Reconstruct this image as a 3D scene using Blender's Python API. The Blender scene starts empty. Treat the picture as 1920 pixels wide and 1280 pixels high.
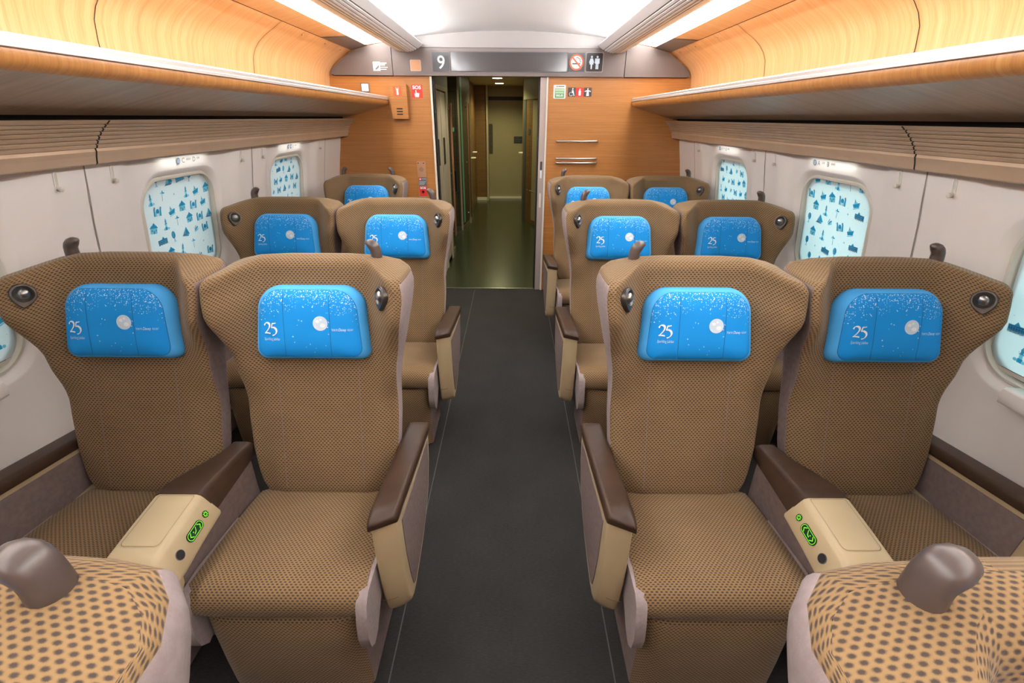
import bpy, bmesh, math, random
from math import sin, cos, pi, radians, hypot, atan2, sqrt
from mathutils import Vector, Matrix, Euler
random.seed(7)
SC = bpy.context.scene
COL = SC.collection

# ------------------------------------------------------------------ materials
def srgb(r, g, b):
    f = lambda c: (c / 255 / 12.92) if c / 255 <= .04045 else ((c / 255 + .055) / 1.055) ** 2.4
    return (f(r), f(g), f(b), 1)

def new_mat(name):
    m = bpy.data.materials.new(name); m.use_nodes = True
    nt = m.node_tree; b = nt.nodes['Principled BSDF']
    return m, nt, b

def N(nt, t, **kw):
    n = nt.nodes.new(t)
    for k, v in kw.items():
        if k.startswith('i_'):
            key = k[2:]
            n.inputs[int(key) if key.isdigit() else key].default_value = v
        else: setattr(n, k, v)
    return n

def ramp(nt, fac, stops):
    r = nt.nodes.new('ShaderNodeValToRGB')
    el = r.color_ramp.elements
    while len(el) > len(stops): el.remove(el[-1])
    while len(el) < len(stops): el.new(.5)
    for e, (p, c) in zip(el, stops): e.position = p; e.color = c
    nt.links.new(fac, r.inputs[0]); return r

def math_n(nt, op, a, b=None, c=None):
    n = nt.nodes.new('ShaderNodeMath'); n.operation = op
    for i, v in enumerate((a, b, c)):
        if v is None: continue
        if isinstance(v, (int, float)): n.inputs[i].default_value = v
        else: nt.links.new(v, n.inputs[i])
    return n.outputs[0]

def plain(name, col, rough=.5, metal=0, noise=0, nscale=30, bump=0, bscale=200, spec=.5, coat=0):
    m, nt, b = new_mat(name)
    b.inputs['Base Color'].default_value = col
    b.inputs['Roughness'].default_value = rough
    b.inputs['Metallic'].default_value = metal
    b.inputs['Specular IOR Level'].default_value = spec
    if coat: b.inputs['Coat Weight'].default_value = coat; b.inputs['Coat Roughness'].default_value = .15
    tc = N(nt, 'ShaderNodeTexCoord')
    if noise:
        n = N(nt, 'ShaderNodeTexNoise', i_Scale=nscale, i_Detail=4)
        nt.links.new(tc.outputs['Object'], n.inputs['Vector'])
        d = tuple(max(0, c * (1 - noise)) for c in col[:3]) + (1,)
        l = tuple(min(1, c * (1 + noise)) for c in col[:3]) + (1,)
        r = ramp(nt, n.outputs['Fac'], [(.3, d), (.7, l)])
        nt.links.new(r.outputs[0], b.inputs['Base Color'])
    if bump:
        n = N(nt, 'ShaderNodeTexNoise', i_Scale=bscale, i_Detail=3)
        nt.links.new(tc.outputs['Object'], n.inputs['Vector'])
        bp = N(nt, 'ShaderNodeBump', i_Strength=bump, i_Distance=.002)
        nt.links.new(n.outputs['Fac'], bp.inputs['Height']); nt.links.new(bp.outputs[0], b.inputs['Normal'])
    return m

def emit(name, col, s):
    m, nt, b = new_mat(name)
    b.inputs['Base Color'].default_value = (.8, .8, .8, 1) if s > 2 else (.02, .08, .01, 1)
    b.inputs['Emission Color'].default_value = col
    b.inputs['Emission Strength'].default_value = s
    return m

def fabric(name):
    m, nt, b = new_mat(name)
    uv = N(nt, 'ShaderNodeUVMap'); sp = N(nt, 'ShaderNodeSeparateXYZ')
    nt.links.new(uv.outputs[0], sp.inputs[0])
    a = math_n(nt, 'COSINE', math_n(nt, 'MULTIPLY', sp.outputs[0], 2 * pi / .0119))
    c = math_n(nt, 'COSINE', math_n(nt, 'MULTIPLY', sp.outputs[1], 2 * pi / .0130))
    c2 = math_n(nt, 'COSINE', math_n(nt, 'MULTIPLY', sp.outputs[1], 4 * pi / .0130))
    f = math_n(nt, 'ADD', math_n(nt, 'MULTIPLY_ADD', math_n(nt, 'MULTIPLY', a, c), .34, .48), math_n(nt, 'MULTIPLY', c2, .17))
    tc = N(nt, 'ShaderNodeTexCoord')
    n = N(nt, 'ShaderNodeTexNoise', i_Scale=900, i_Detail=2); nt.links.new(tc.outputs['Object'], n.inputs['Vector'])
    f2 = math_n(nt, 'ADD', f, math_n(nt, 'MULTIPLY_ADD', n.outputs['Fac'], .35, -.175))
    r = ramp(nt, f2, [(0.0, (.265, .166, .076, 1)), (.40, (.228, .142, .066, 1)), (.60, (.125, .083, .048, 1)), (.78, (.060, .043, .034, 1)), (1, (.058, .040, .034, 1))])
    n2 = N(nt, 'ShaderNodeTexNoise', i_Scale=6, i_Detail=3); nt.links.new(tc.outputs['Object'], n2.inputs['Vector'])
    mx = N(nt, 'ShaderNodeMix', data_type='RGBA', blend_type='MULTIPLY'); mx.inputs[0].default_value = 1
    r2 = ramp(nt, n2.outputs['Fac'], [(.3, (.86, .86, .88, 1)), (.7, (1, 1, 1, 1))])
    nt.links.new(r.outputs[0], mx.inputs[6]); nt.links.new(r2.outputs[0], mx.inputs[7])
    nt.links.new(mx.outputs[2], b.inputs['Base Color'])
    b.inputs['Roughness'].default_value = .9; b.inputs['Specular IOR Level'].default_value = .15
    b.inputs['Sheen Weight'].default_value = .12; b.inputs['Sheen Roughness'].default_value = .4
    bp = N(nt, 'ShaderNodeBump', i_Strength=.5, i_Distance=.0015); bp.invert = True
    nt.links.new(f, bp.inputs['Height']); nt.links.new(bp.outputs[0], b.inputs['Normal'])
    return m

def wood(name, cols, scale, rough=.4, fine=1.0, coat=.0):
    """stretched grain in object space; scale = (x, y, z) frequency"""
    m, nt, b = new_mat(name)
    tc = N(nt, 'ShaderNodeTexCoord'); mp = N(nt, 'ShaderNodeMapping')
    mp.inputs['Scale'].default_value = scale
    nt.links.new(tc.outputs['Object'], mp.inputs[0])
    n = N(nt, 'ShaderNodeTexNoise', i_Scale=1, i_Detail=6, i_Roughness=.65, i_Distortion=.3); nt.links.new(mp.outputs[0], n.inputs['Vector'])
    mp2 = N(nt, 'ShaderNodeMapping'); mp2.inputs['Scale'].default_value = tuple(s * 6 for s in scale)
    nt.links.new(tc.outputs['Object'], mp2.inputs[0])
    n2 = N(nt, 'ShaderNodeTexNoise', i_Scale=1, i_Detail=3); nt.links.new(mp2.outputs[0], n2.inputs['Vector'])
    f = math_n(nt, 'ADD', math_n(nt, 'MULTIPLY', n.outputs['Fac'], .7), math_n(nt, 'MULTIPLY', n2.outputs['Fac'], .3 * fine))
    r = ramp(nt, f, [(.3, cols[0]), (.5, cols[1]), (.7, cols[2])])
    nt.links.new(r.outputs[0], b.inputs['Base Color'])
    b.inputs['Roughness'].default_value = rough
    if coat: b.inputs['Coat Weight'].default_value = coat; b.inputs['Coat Roughness'].default_value = .2
    return m

def carpet(name):
    m, nt, b = new_mat(name)
    tc = N(nt, 'ShaderNodeTexCoord'); mp = N(nt, 'ShaderNodeMapping'); mp.inputs['Scale'].default_value = (60, 330, 1)
    nt.links.new(tc.outputs['Object'], mp.inputs[0])
    n = N(nt, 'ShaderNodeTexNoise', i_Scale=1, i_Detail=4, i_Roughness=.7); nt.links.new(mp.outputs[0], n.inputs['Vector'])
    n2 = N(nt, 'ShaderNodeTexNoise', i_Scale=5, i_Detail=4); nt.links.new(tc.outputs['Object'], n2.inputs['Vector'])
    f = math_n(nt, 'ADD', math_n(nt, 'MULTIPLY', n.outputs['Fac'], .75), math_n(nt, 'MULTIPLY', n2.outputs['Fac'], .25))
    r = ramp(nt, f, [(.3, (.006, .0054, .005, 1)), (.5, (.016, .0142, .0132, 1)), (.72, (.033, .029, .026, 1))])
    nt.links.new(r.outputs[0], b.inputs['Base Color']); b.inputs['Roughness'].default_value = .75; b.inputs['Specular IOR Level'].default_value = .3
    bp = N(nt, 'ShaderNodeBump', i_Strength=.5, i_Distance=.002); nt.links.new(n.outputs['Fac'], bp.inputs['Height']); nt.links.new(bp.outputs[0], b.inputs['Normal'])
    return m

def pillow_print(name):
    """blue cloth printed with white specks that thin out downwards; UV = metres from the pillow centre"""
    m, nt, b = new_mat(name)
    uv = N(nt, 'ShaderNodeUVMap'); sp = N(nt, 'ShaderNodeSeparateXYZ'); nt.links.new(uv.outputs[0], sp.inputs[0])
    au = math_n(nt, 'ABSOLUTE', sp.outputs[0])
    dens = math_n(nt, 'ADD', math_n(nt, 'MULTIPLY', math_n(nt, 'SUBTRACT', sp.outputs[1], .040), 12.0), math_n(nt, 'MULTIPLY', math_n(nt, 'POWER', au, 2), 26.0))
    tot = None
    for sc, rad in ((150, .26), (230, .28), (95, .18)):
        v = N(nt, 'ShaderNodeTexVoronoi', i_Scale=sc); nt.links.new(uv.outputs[0], v.inputs['Vector'])
        inside = math_n(nt, 'LESS_THAN', v.outputs['Distance'], rad)
        sx = N(nt, 'ShaderNodeSeparateColor'); nt.links.new(v.outputs['Color'], sx.inputs[0])
        pick = math_n(nt, 'LESS_THAN', sx.outputs[0], dens)
        d = math_n(nt, 'MULTIPLY', math_n(nt, 'MULTIPLY', inside, pick), math_n(nt, 'MULTIPLY_ADD', sx.outputs[1], .5, .4))
        tot = d if tot is None else math_n(nt, 'MAXIMUM', tot, d)
    mx = N(nt, 'ShaderNodeMix', data_type='RGBA')
    mx.inputs[6].default_value = (.004, .27, .72, 1); mx.inputs[7].default_value = (.80, .90, 1, 1)
    nt.links.new(tot, mx.inputs[0]); nt.links.new(mx.outputs[2], b.inputs['Base Color'])
    b.inputs['Roughness'].default_value = .75; b.inputs['Specular IOR Level'].default_value = .3
    return m

def blind_cloth(name):
    m, nt, b = new_mat(name)
    out = nt.nodes['Material Output']
    b.inputs['Base Color'].default_value = (.80, .90, .90, 1); b.inputs['Roughness'].default_value = .8
    t = N(nt, 'ShaderNodeBsdfTranslucent', i_Color=(.78, .96, .97, 1))
    mx = N(nt, 'ShaderNodeMixShader'); mx.inputs[0].default_value = .45
    nt.links.new(b.outputs[0], mx.inputs[1]); nt.links.new(t.outputs[0], mx.inputs[2]); nt.links.new(mx.outputs[0], out.inputs[0])
    return m

def printed(name, col):
    m, nt, b = new_mat(name); out = nt.nodes['Material Output']
    b.inputs['Base Color'].default_value = col; b.inputs['Roughness'].default_value = .8
    t = N(nt, 'ShaderNodeBsdfTranslucent', i_Color=tuple(min(1, c * 1.15) for c in col[:3]) + (1,))
    mx = N(nt, 'ShaderNodeMixShader'); mx.inputs[0].default_value = .5
    nt.links.new(b.outputs[0], mx.inputs[1]); nt.links.new(t.outputs[0], mx.inputs[2]); nt.links.new(mx.outputs[0], out.inputs[0])
    return m

def pane_glass(name):
    m, nt, b = new_mat(name); out = nt.nodes['Material Output']
    t = N(nt, 'ShaderNodeBsdfTransparent'); g = N(nt, 'ShaderNodeBsdfGlossy', i_Roughness=.05)
    mx = N(nt, 'ShaderNodeMixShader'); mx.inputs[0].default_value = .06
    nt.links.new(t.outputs[0], mx.inputs[1]); nt.links.new(g.outputs[0], mx.inputs[2]); nt.links.new(mx.outputs[0], out.inputs[0])
    return m

M = dict(
    fabric=fabric('seat_fabric'),
    mauve=plain('mauve_suede', (.165, .122, .112, 1), .9, noise=.12, nscale=60, bump=.3, bscale=500, spec=.2),
    mauve_light=plain('mauve_grey_lining', (.29, .235, .23, 1), .9, noise=.08, nscale=90, bump=.3, bscale=500, spec=.2),
    leather=plain('brown_armrest_leather', (.040, .021, .012, 1), .42, noise=.18, nscale=14, bump=.08, bscale=350, spec=.3),
    beige=plain('beige_plastic', (.47, .365, .215, 1), .38, noise=.04, nscale=8),
    beige_seam=plain('beige_seam', (.22, .165, .09, 1), .6),
    horn=plain('grey_brown_grip_plastic', (.075, .055, .048, 1), .32, noise=.08, nscale=20),
    dark=plain('dark_plastic', (.018, .016, .015, 1), .5),
    lampring=plain('lamp_plate_bronze', (.055, .045, .038, 1), .3, metal=.5),
    lampcup=plain('lamp_cup_grey', (.10, .095, .085, 1), .35, metal=.6),
    chrome=plain('lamp_ball_chrome', (.36, .35, .34, 1), .30, metal=1),
    blue=plain('pillow_blue_border', (.07, .40, .84, 1), .75, noise=.05, nscale=25, spec=.3),
    blue_seam=plain('pillow_seam', (.004, .11, .32, 1), .8),
    print=pillow_print('pillow_print'),
    white=plain('print_white', (.86, .90, .93, 1), .7),
    paleprint=plain('print_pale_blue', (.62, .76, .90, 1), .7),
    wallwhite=plain('wall_panel_white', (.87, .83, .79, 1), .42, noise=.02, nscale=3),
    wallseam=plain('wall_seam', (.27, .235, .205, 1), .6),
    cream=plain('window_bezel_cream', (.66, .635, .55, 1), .35),
    ceil=plain('ceiling_white', (.90, .90, .91, 1), .5, noise=.01, nscale=3),
    bandm=plain('bulkhead_mauve_metal', (.145, .118, .112, 1), .42, metal=.1, noise=.03, nscale=5),
    bandl=plain('bulkhead_upper_grey', (.27, .25, .245, 1), .5, metal=0, noise=.02, nscale=5),
    rackwood=wood('rack_wood', [(.46, .24, .088, 1), (.60, .345, .155, 1), (.70, .435, .235, 1)], (1.2, 42, 1.2), .36, coat=.15),
    nosewood=wood('rack_nose_wood', [(.36, .14, .035, 1), (.50, .22, .06, 1), (.60, .30, .10, 1)], (1.2, 55, 1.2), .36, coat=.15),
    underwood=wood('rack_underside_wood', [(.36, .25, .17, 1), (.50, .36, .255, 1), (.62, .47, .35, 1)], (1.5, 30, 1.5), .33, coat=.2),  # greyed and lightened: reflected white and bounce light put into the colour
    endwood=wood('end_wall_wood', [(.30, .113, .025, 1), (.40, .162, .037, 1), (.48, .212, .058, 1)], (1.6, 2, 85), .42, coat=.1),
    ventwood=plain('vent_bronze', (.48, .345, .23, 1), .4, metal=.2, noise=.06, nscale=6),
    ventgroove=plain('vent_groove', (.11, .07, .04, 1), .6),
    slot=plain('black_slot', (.004, .004, .004, 1), .9),
    racktrim=plain('rack_trim_metal', (.66, .60, .56, 1), .35, metal=.3),
    tube=plain('louvre_housing', (.88, .88, .90, 1), .4),
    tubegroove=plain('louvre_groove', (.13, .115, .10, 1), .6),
    carpetjoint=plain('carpet_joint', (.06, .058, .056, 1), .6),
    carpet=carpet('aisle_carpet'),
    vinyl=plain('vestibule_vinyl', (.028, .037, .016, 1), .22, noise=.25, nscale=40),
    steel=plain('brushed_steel', (.62, .58, .54, 1), .28, metal=1),
    copper=plain('copper_rail', (.42, .22, .12, 1), .38, metal=.3),
    copperplate=plain('copper_plate', (.50, .27, .15, 1), .42, metal=.35),
    jamb=plain('door_jamb_mauve', (.50, .43, .40, 1), .4, metal=.2),
    jambtrim=plain('door_trim_pale', (.82, .77, .68, 1), .35),
    vbeige=plain('vestibule_beige', (.36, .31, .19, 1), .5, noise=.03, nscale=5),
    vframe=plain('vestibule_frame_beige', (.46, .40, .30, 1), .4, noise=.03),
    vdark=wood('vestibule_dark_wood', [(.042, .036, .022, 1), (.072, .060, .036, 1), (.105, .085, .052, 1)], (1.5, 2, 60), .4),
    vwood=wood('vestibule_wood', [(.13, .065, .022, 1), (.20, .105, .035, 1), (.27, .15, .055, 1)], (1.5, 2, 60), .45),
    vceil=plain('vestibule_ceiling', (.62, .58, .42, 1), .5),
    teal=plain('reflection_latch_teal', (.22, .68, .60, 1), .3),  # for the painted reflection strip and the cabinet latch
    bluegrey=plain('door_edge_blue_grey', (.10, .15, .17, 1), .3, metal=.3),
    signgrey=plain('sign_dark_grey', (.035, .037, .042, 1), .4),
    displayglass=plain('display_glass', (.045, .042, .042, 1), .12, coat=.5),
    red=plain('sign_red', (.72, .03, .02, 1), .45),
    orange=plain('sign_orange_red', (.80, .10, .025, 1), .45),
    green=plain('sticker_green', (.10, .33, .12, 1), .5),
    palegreen=plain('sticker_pale_green', (.48, .66, .46, 1), .5),
    black=plain('sign_black', (.008, .008, .009, 1), .45),
    labelblue=plain('label_blue_grey', (.13, .19, .27, 1), .5),
    labelgrey=plain('label_grey', (.12, .12, .12, 1), .5),
    iconblue=printed('icon_blue', (.03, .36, .58, 1)),
    iconsky=printed('icon_light_blue', (.25, .66, .80, 1)),
    iconnavy=printed('icon_grey_blue', (.14, .32, .46, 1)),
    blind=blind_cloth('blind_cloth'), pane=pane_glass('window_pane'),
    diff=emit('light_diffuser', (1, .965, .92, 1), 13.0),
    cove=emit('cove_led', (1, .98, .965, 1), 135.0),
    vlamp=emit('vestibule_downlight', (1, .93, .62, 1), 18.0),
    ledgreen=emit('button_green_light', (.22, .88, .012, 1), 1.0),
    ledblack=plain('button_black_glass', (.006, .02, .006, 1), .2),
)

# ------------------------------------------------------------------ mesh builder
class MB:
    def __init__(s): s.v = []; s.f = []; s.m = []; s.uv = []; s.mats = []
    def mi(s, mat):
        mat = M[mat]
        if mat not in s.mats: s.mats.append(mat)
        return s.mats.index(mat)
    def add(s, vs, fs, mat, uvs=None, mats=None):
        b = len(s.v); s.v += [tuple(v) for v in vs]
        for k, f in enumerate(fs):
            s.f.append([b + i for i in f]); s.m.append(s.mi(mats[k] if mats else mat))
            s.uv.append([uvs[i] for i in f] if uvs else None)
    def box(s, x0, x1, y0, y1, z0, z1, mat):
        vs = [(x, y, z) for z in (z0, z1) for y in (y0, y1) for x in (x0, x1)]
        s.add(vs, [(0, 2, 3, 1), (4, 5, 7, 6), (0, 1, 5, 4), (2, 6, 7, 3), (0, 4, 6, 2), (1, 3, 7, 5)], mat)
    def prism(s, poly, fn, d0, d1, mat, side=None):
        """poly of 2-D points; fn(p, q, d) -> xyz; extruded from d0 to d1"""
        n = len(poly)
        vs = [fn(p, q, d0) for p, q in poly] + [fn(p, q, d1) for p, q in poly]
        s.add(vs, [list(range(n))[::-1], list(range(n, 2 * n))], mat)
        s.add(vs, [(i, (i + 1) % n, n + (i + 1) % n, n + i) for i in range(n)], side or mat)
    def flat(s, poly, fn, d, mat):
        s.add([fn(p, q, d) for p, q in poly], [list(range(len(poly)))], mat)
    def grid(s, nu, nv, fn, mat, uvfn=None, matfn=None, closed_u=False):
        vs = []; uvs = []
        for j in range(nv + 1):
            for i in range(nu if closed_u else nu + 1):
                vs.append(fn(i / nu, j / nv)); uvs.append(uvfn(i / nu, j / nv) if uvfn else (0, 0))
        w = nu if closed_u else nu + 1
        fs = []; ms = []
        for j in range(nv):
            for i in range(nu):
                fs.append((j * w + i, j * w + (i + 1) % w, (j + 1) * w + (i + 1) % w, (j + 1) * w + i))
                ms.append(matfn(i, j) if matfn else mat)
        s.add(vs, fs, mat, uvs if uvfn else None, ms)
    def loft(s, rings, mat, cap0=True, cap1=True, matfn=None, uvs=None):
        n = len(rings[0]); vs = [p for r in rings for p in r]
        fs = []; ms = []
        for j in range(len(rings) - 1):
            for i in range(n):
                fs.append((j * n + i, j * n + (i + 1) % n, (j + 1) * n + (i + 1) % n, (j + 1) * n + i)); ms.append(matfn(i, j) if matfn else mat)
        k = len(rings) - 1
        if cap0: fs.append(list(range(n))[::-1]); ms.append(matfn(-1, 0) if matfn else mat)
        if cap1: fs.append([k * n + i for i in range(n)]); ms.append(matfn(-1, k) if matfn else mat)
        s.add(vs, fs, mat, uvs, ms)
    def tube(s, pts, r, mat, n=12, cap=True):
        pts = [Vector(p) for p in pts]; rs = r if isinstance(r, (list, tuple)) else [r] * len(pts)
        rings = []; up = None
        for i, p in enumerate(pts):
            d = (pts[min(i + 1, len(pts) - 1)] - pts[max(i - 1, 0)]).normalized()
            if up is None: up = Vector((0, 0, 1)) if abs(d.z) < .9 else Vector((0, 1, 0))
            a = d.cross(up).normalized(); b = a.cross(d).normalized(); up = b
            rings.append([p + a * (rs[i] * cos(2 * pi * k / n)) + b * (rs[i] * sin(2 * pi * k / n)) for k in range(n)])
        s.loft(rings, mat, cap, cap)
    def disc(s, c, r, fn, d0, d1, mat, n=24, rx=1.0):
        s.prism([(c[0] + r * rx * cos(2 * pi * k / n), c[1] + r * sin(2 * pi * k / n)) for k in range(n)], fn, d0, d1, mat)
    def text(s, body, size, fn, d, mat, x=0, y=0, align='CENTER', shear=0, sx=1, bold=0):
        cu = bpy.data.curves.new('txt', 'FONT'); cu.body = body; cu.size = size; cu.align_x = align; cu.shear = shear; cu.offset = bold
        cu.resolution_u = 3
        o = bpy.data.objects.new('txt', cu); COL.objects.link(o)
        dg = bpy.context.evaluated_depsgraph_get(); me = bpy.data.meshes.new_from_object(o.evaluated_get(dg))
        s.add([fn(x + v.co.x * sx, y + v.co.y, d) for v in me.vertices], [list(p.vertices) for p in me.polygons], mat)
        bpy.data.objects.remove(o); bpy.data.curves.remove(cu); bpy.data.meshes.remove(me)
    def build(s, name, parent=None, smooth=45, bevel=0, seg=2, subsurf=0, normals=True):
        me = bpy.data.meshes.new(name); me.from_pydata(s.v, [], s.f)
        for m in s.mats: me.materials.append(m)
        if any(u for u in s.uv):
            l = me.uv_layers.new(name='UVMap')
            k = 0
            for u, f in zip(s.uv, s.f):
                for i in range(len(f)):
                    l.data[k].uv = u[i] if u else (0, 0); k += 1
        me.polygons.foreach_set('material_index', s.m)
        if normals:
            bm = bmesh.new(); bm.from_mesh(me); bmesh.ops.recalc_face_normals(bm, faces=bm.faces); bm.to_mesh(me); bm.free()
        if smooth:
            me.polygons.foreach_set('use_smooth', [True] * len(me.polygons)); me.set_sharp_from_angle(angle=radians(smooth))
        me.update()
        o = bpy.data.objects.new(name, me); COL.objects.link(o)
        if parent: o.parent = parent
        if bevel:
            b = o.modifiers.new('bevel', 'BEVEL'); b.width = bevel; b.segments = seg; b.limit_method = 'ANGLE'; b.angle_limit = radians(40)
        if subsurf:
            b = o.modifiers.new('sub', 'SUBSURF'); b.levels = b.render_levels = subsurf
        return o

def empty(name, loc=(0, 0, 0)):
    o = bpy.data.objects.new(name, None); COL.objects.link(o); o.location = loc; o.empty_display_size = .1; return o
def tag(o, label, cat, group=None, kind=None):
    o['label'] = label; o['category'] = cat
    if group: o['group'] = group
    if kind: o['kind'] = kind
    return o
def structure(o): o['kind'] = 'structure'; return o
def copy_tree(o, parent=None):
    c = o.copy(); COL.objects.link(c)
    if parent: c.parent = parent
    for ch in list(o.children): copy_tree(ch, c)
    return c
def sstep(a, b, x):
    t = max(0, min(1, (x - a) / (b - a))); return t * t * (3 - 2 * t)
def interp(tab, x):
    if x <= tab[0][0]: return tab[0][1]
    for (a, va), (b, vb) in zip(tab, tab[1:]):
        if x <= b:
            t = (x - a) / (b - a); return va + (vb - va) * t
    return tab[-1][1]
def ssm(tab, x):     # smooth interpolation
    if x <= tab[0][0]: return tab[0][1]
    for (a, va), (b, vb) in zip(tab, tab[1:]):
        if x <= b:
            t = sstep(a, b, x); return va + (vb - va) * t
    return tab[-1][1]
def rrect(x0, x1, y0, y1, r, n=6):
    rr = r if isinstance(r, (list, tuple)) else [r] * 4     # bl br tr tl
    pts = []
    for (cx, cy, a0, q) in ((x0, y0, pi, 0), (x1, y0, 1.5 * pi, 1), (x1, y1, 0, 2), (x0, y1, .5 * pi, 3)):
        k = rr[q]; ox = cx + (k if cx == x0 else -k); oy = cy + (k if cy == y0 else -k)
        for i in range(n + 1):
            a = a0 + .5 * pi * i / n; pts.append((ox + k * cos(a), oy + k * sin(a)))
    return pts

# ------------------------------------------------------------------ camera (solved from the photograph)
CAMX, CAMZ, FPX = .0205, 1.5534, 882.09
cam = bpy.data.cameras.new('camera'); cam.sensor_width = 36; cam.lens = FPX / 1920 * 36; cam.clip_start = .02
co = bpy.data.objects.new('camera', cam); COL.objects.link(co)
th, ro, yw = .4441, -.0073, .002
right = Vector((cos(yw), -sin(yw), 0)); fwd0 = Vector((sin(yw), cos(yw), 0)); upz = Vector((0, 0, 1))
fwd = fwd0 * cos(th) - upz * sin(th); up = fwd0 * sin(th) + upz * cos(th)
r2 = right * cos(ro) - up * sin(ro)
R2 = right * cos(-ro) + up * sin(-ro); U2 = -right * sin(-ro) + up * cos(-ro)
R2 = right * cos(ro) - up * sin(ro); U2 = right * sin(ro) + up * cos(ro)
m = Matrix((R2, U2, -fwd)).transposed().to_4x4(); m.translation = Vector((CAMX, 0, CAMZ)); co.matrix_world = m
SC.camera = co
SC.view_settings.view_transform = 'Standard'; SC.view_settings.look = 'None'; SC.view_settings.gamma = 1
SC.view_settings.use_curve_mapping = False; SC.view_settings.exposure = 0.10

W = 4.477           # end wall
Y0 = -2.2           # rear end of the modelled cabin
WX = [(0, 1.52), (.3, 1.575), (.55, 1.588), (.8, 1.580), (1.07, 1.550), (1.2, 1.530), (1.4, 1.490), (1.6, 1.47)]
def wx(z): return interp(WX, z)
BAYS = [1.15, 2.31, 3.47]

# ------------------------------------------------------------------ shell
mb = MB(); mb.box(-1.62, 1.62, Y0, W + .03, -.05, 0, 'carpet')
for sx in (-1, 1):
    mb.box(sx * .345 - .002, sx * .345 + .002, Y0, W, 0, .0012, 'carpetjoint')
structure(mb.build('floor', smooth=0))
mb = MB(); mb.box(-1.7, 1.7, W + .03, 10.6, -.05, 0.0, 'vinyl'); mb.box(-.64, .25, W + .025, W + .04, -.001, .004, 'steel')
structure(mb.build('floor_vestibule', smooth=0))

mb = MB()
cz = lambda x: 2.18 - .075 * x * x
mb.grid(48, 8, lambda u, v: (-1.4 + 2.8 * u, Y0 + (W + .05 - Y0) * v, cz(-1.4 + 2.8 * u)), 'ceil')
mb.grid(48, 1, lambda u, v: (-1.4 + 2.8 * u, Y0 + (W + .05 - Y0) * v, cz(-1.4 + 2.8 * u) + .05), 'ceil')
structure(mb.build('ceiling'))

def wall(sgn, name):
    mb = MB()
    def P(y, z, off=0.0, yc=None):
        o = off
        if yc is not None: o -= .028 * sstep(.335, .425, abs(y - yc)) * (1 if z > .1 else 1)
        return (sgn * (wx(z) + o), y, z)
    def ray_rect(a, hx0, hx1, hz0, hz1):
        c, s_ = cos(a), sin(a); t = 1e9
        if abs(c) > 1e-9: t = min(t, (hx1 if c > 0 else hx0) / c)
        if abs(s_) > 1e-9: t = min(t, (hz1 if s_ > 0 else hz0) / s_)
        return t * c, t * s_
    def ray_rr(a, hx, hz, r):
        c, s_ = cos(a), sin(a)
        x, z = ray_rect(a, -hx, hx, -hz, hz)
        if abs(x) > hx - r and abs(z) > hz - r:
            ox, oz = math.copysign(hx - r, c), math.copysign(hz - r, s_)
            bq = c * ox + s_ * oz; cc = ox * ox + oz * oz - r * r
            t = bq + sqrt(max(0, bq * bq - cc)); x, z = t * c, t * s_
        return x, z
    ZC, ZT = 1.052, 1.44
    for yc in BAYS:
        angs = sorted(set([2 * pi * k / 120 for k in range(120)] + [atan2(z, x) % (2 * pi) for x, z in ((-.58, -ZC), (.58, -ZC), (.58, ZT - ZC), (-.58, ZT - ZC))]))
        outer = [ray_rect(a, -.58, .58, -ZC, ZT - ZC) for a in angs]
        rings = []
        hole = [ray_rr(a, .305, .282, .15) for a in angs]
        for k in range(9):
            t = k / 8
            rings.append([P(yc + o[0] * (1 - t) + h[0] * t, ZC + o[1] * (1 - t) + h[1] * t, 0, yc) for o, h in zip(outer, hole)])
        for (hx, hz, r, off) in ((.298, .275, .145, .002), (.282, .262, .135, .014), (.272, .255, .125, .026)):
            rings.append([P(yc + x, ZC + z, off) for x, z in (ray_rr(a, hx, hz, r) for a in angs)])
        nb = len(rings)
        mb.loft(rings, 'wallwhite', False, False)
    zs = [0, .15, .3, .45, .6, .8, 1.0, 1.1, 1.2, 1.3, 1.44]
    def strip(y0, y1, off=-.028):
        n = len(zs) - 1
        mb.add([P(y, z, off) for z in zs for y in (y0, y1)], [(2 * i, 2 * i + 1, 2 * i + 3, 2 * i + 2) for i in range(n)], 'wallwhite')
    strip(Y0, BAYS[0] - .58); strip(BAYS[-1] + .58, W + .03, -.014)
    for ys in (.57, 1.73, 2.89, 4.05):
        n = len(zs) - 1
        mb.add([P(y, z, -.0305) for z in zs for y in (ys - .003, ys + .003)], [(2 * i, 2 * i + 1, 2 * i + 3, 2 * i + 2) for i in range(n)], 'wallseam')
    return structure(mb.build(name, smooth=50))
wall(-1, 'wall_left'); wall(1, 'wall_right')

# end wall: one mesh with the door opening
mb = MB()
DX0, DX1, DZ = -.655, .305, 1.862
mb.box(-1.62, DX0, W, W + .08, 0, 2.25, 'endwood'); mb.box(DX1, 1.62, W, W + .08, 0, 2.25, 'endwood'); mb.box(DX0, DX1, W, W + .08, DZ, 2.25, 'endwood')
structure(mb.build('wall_end', smooth=0))
mb = MB(); mb.box(-1.62, 1.62, Y0 - .06, Y0, 0, 2.3, 'endwood'); structure(mb.build('wall_rear', smooth=0))
mb = MB(); mb.box(-.672, -.655, W - .012, W + .08, 0, 1.858, 'jambtrim'); mb.box(-.655, -.640, W + .03, W + .08, 0, 1.858, 'dark')
structure(mb.build('trim_1', smooth=0, bevel=.003))
mb = MB(); mb.box(.302, .318, W - .012, W + .08, 0, 1.858, 'jambtrim'); mb.box(.252, .302, W + .0, W + .08, 0, 1.858, 'jamb'); mb.box(.238, .252, W + .03, W + .09, 0, 1.858, 'dark')
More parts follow.
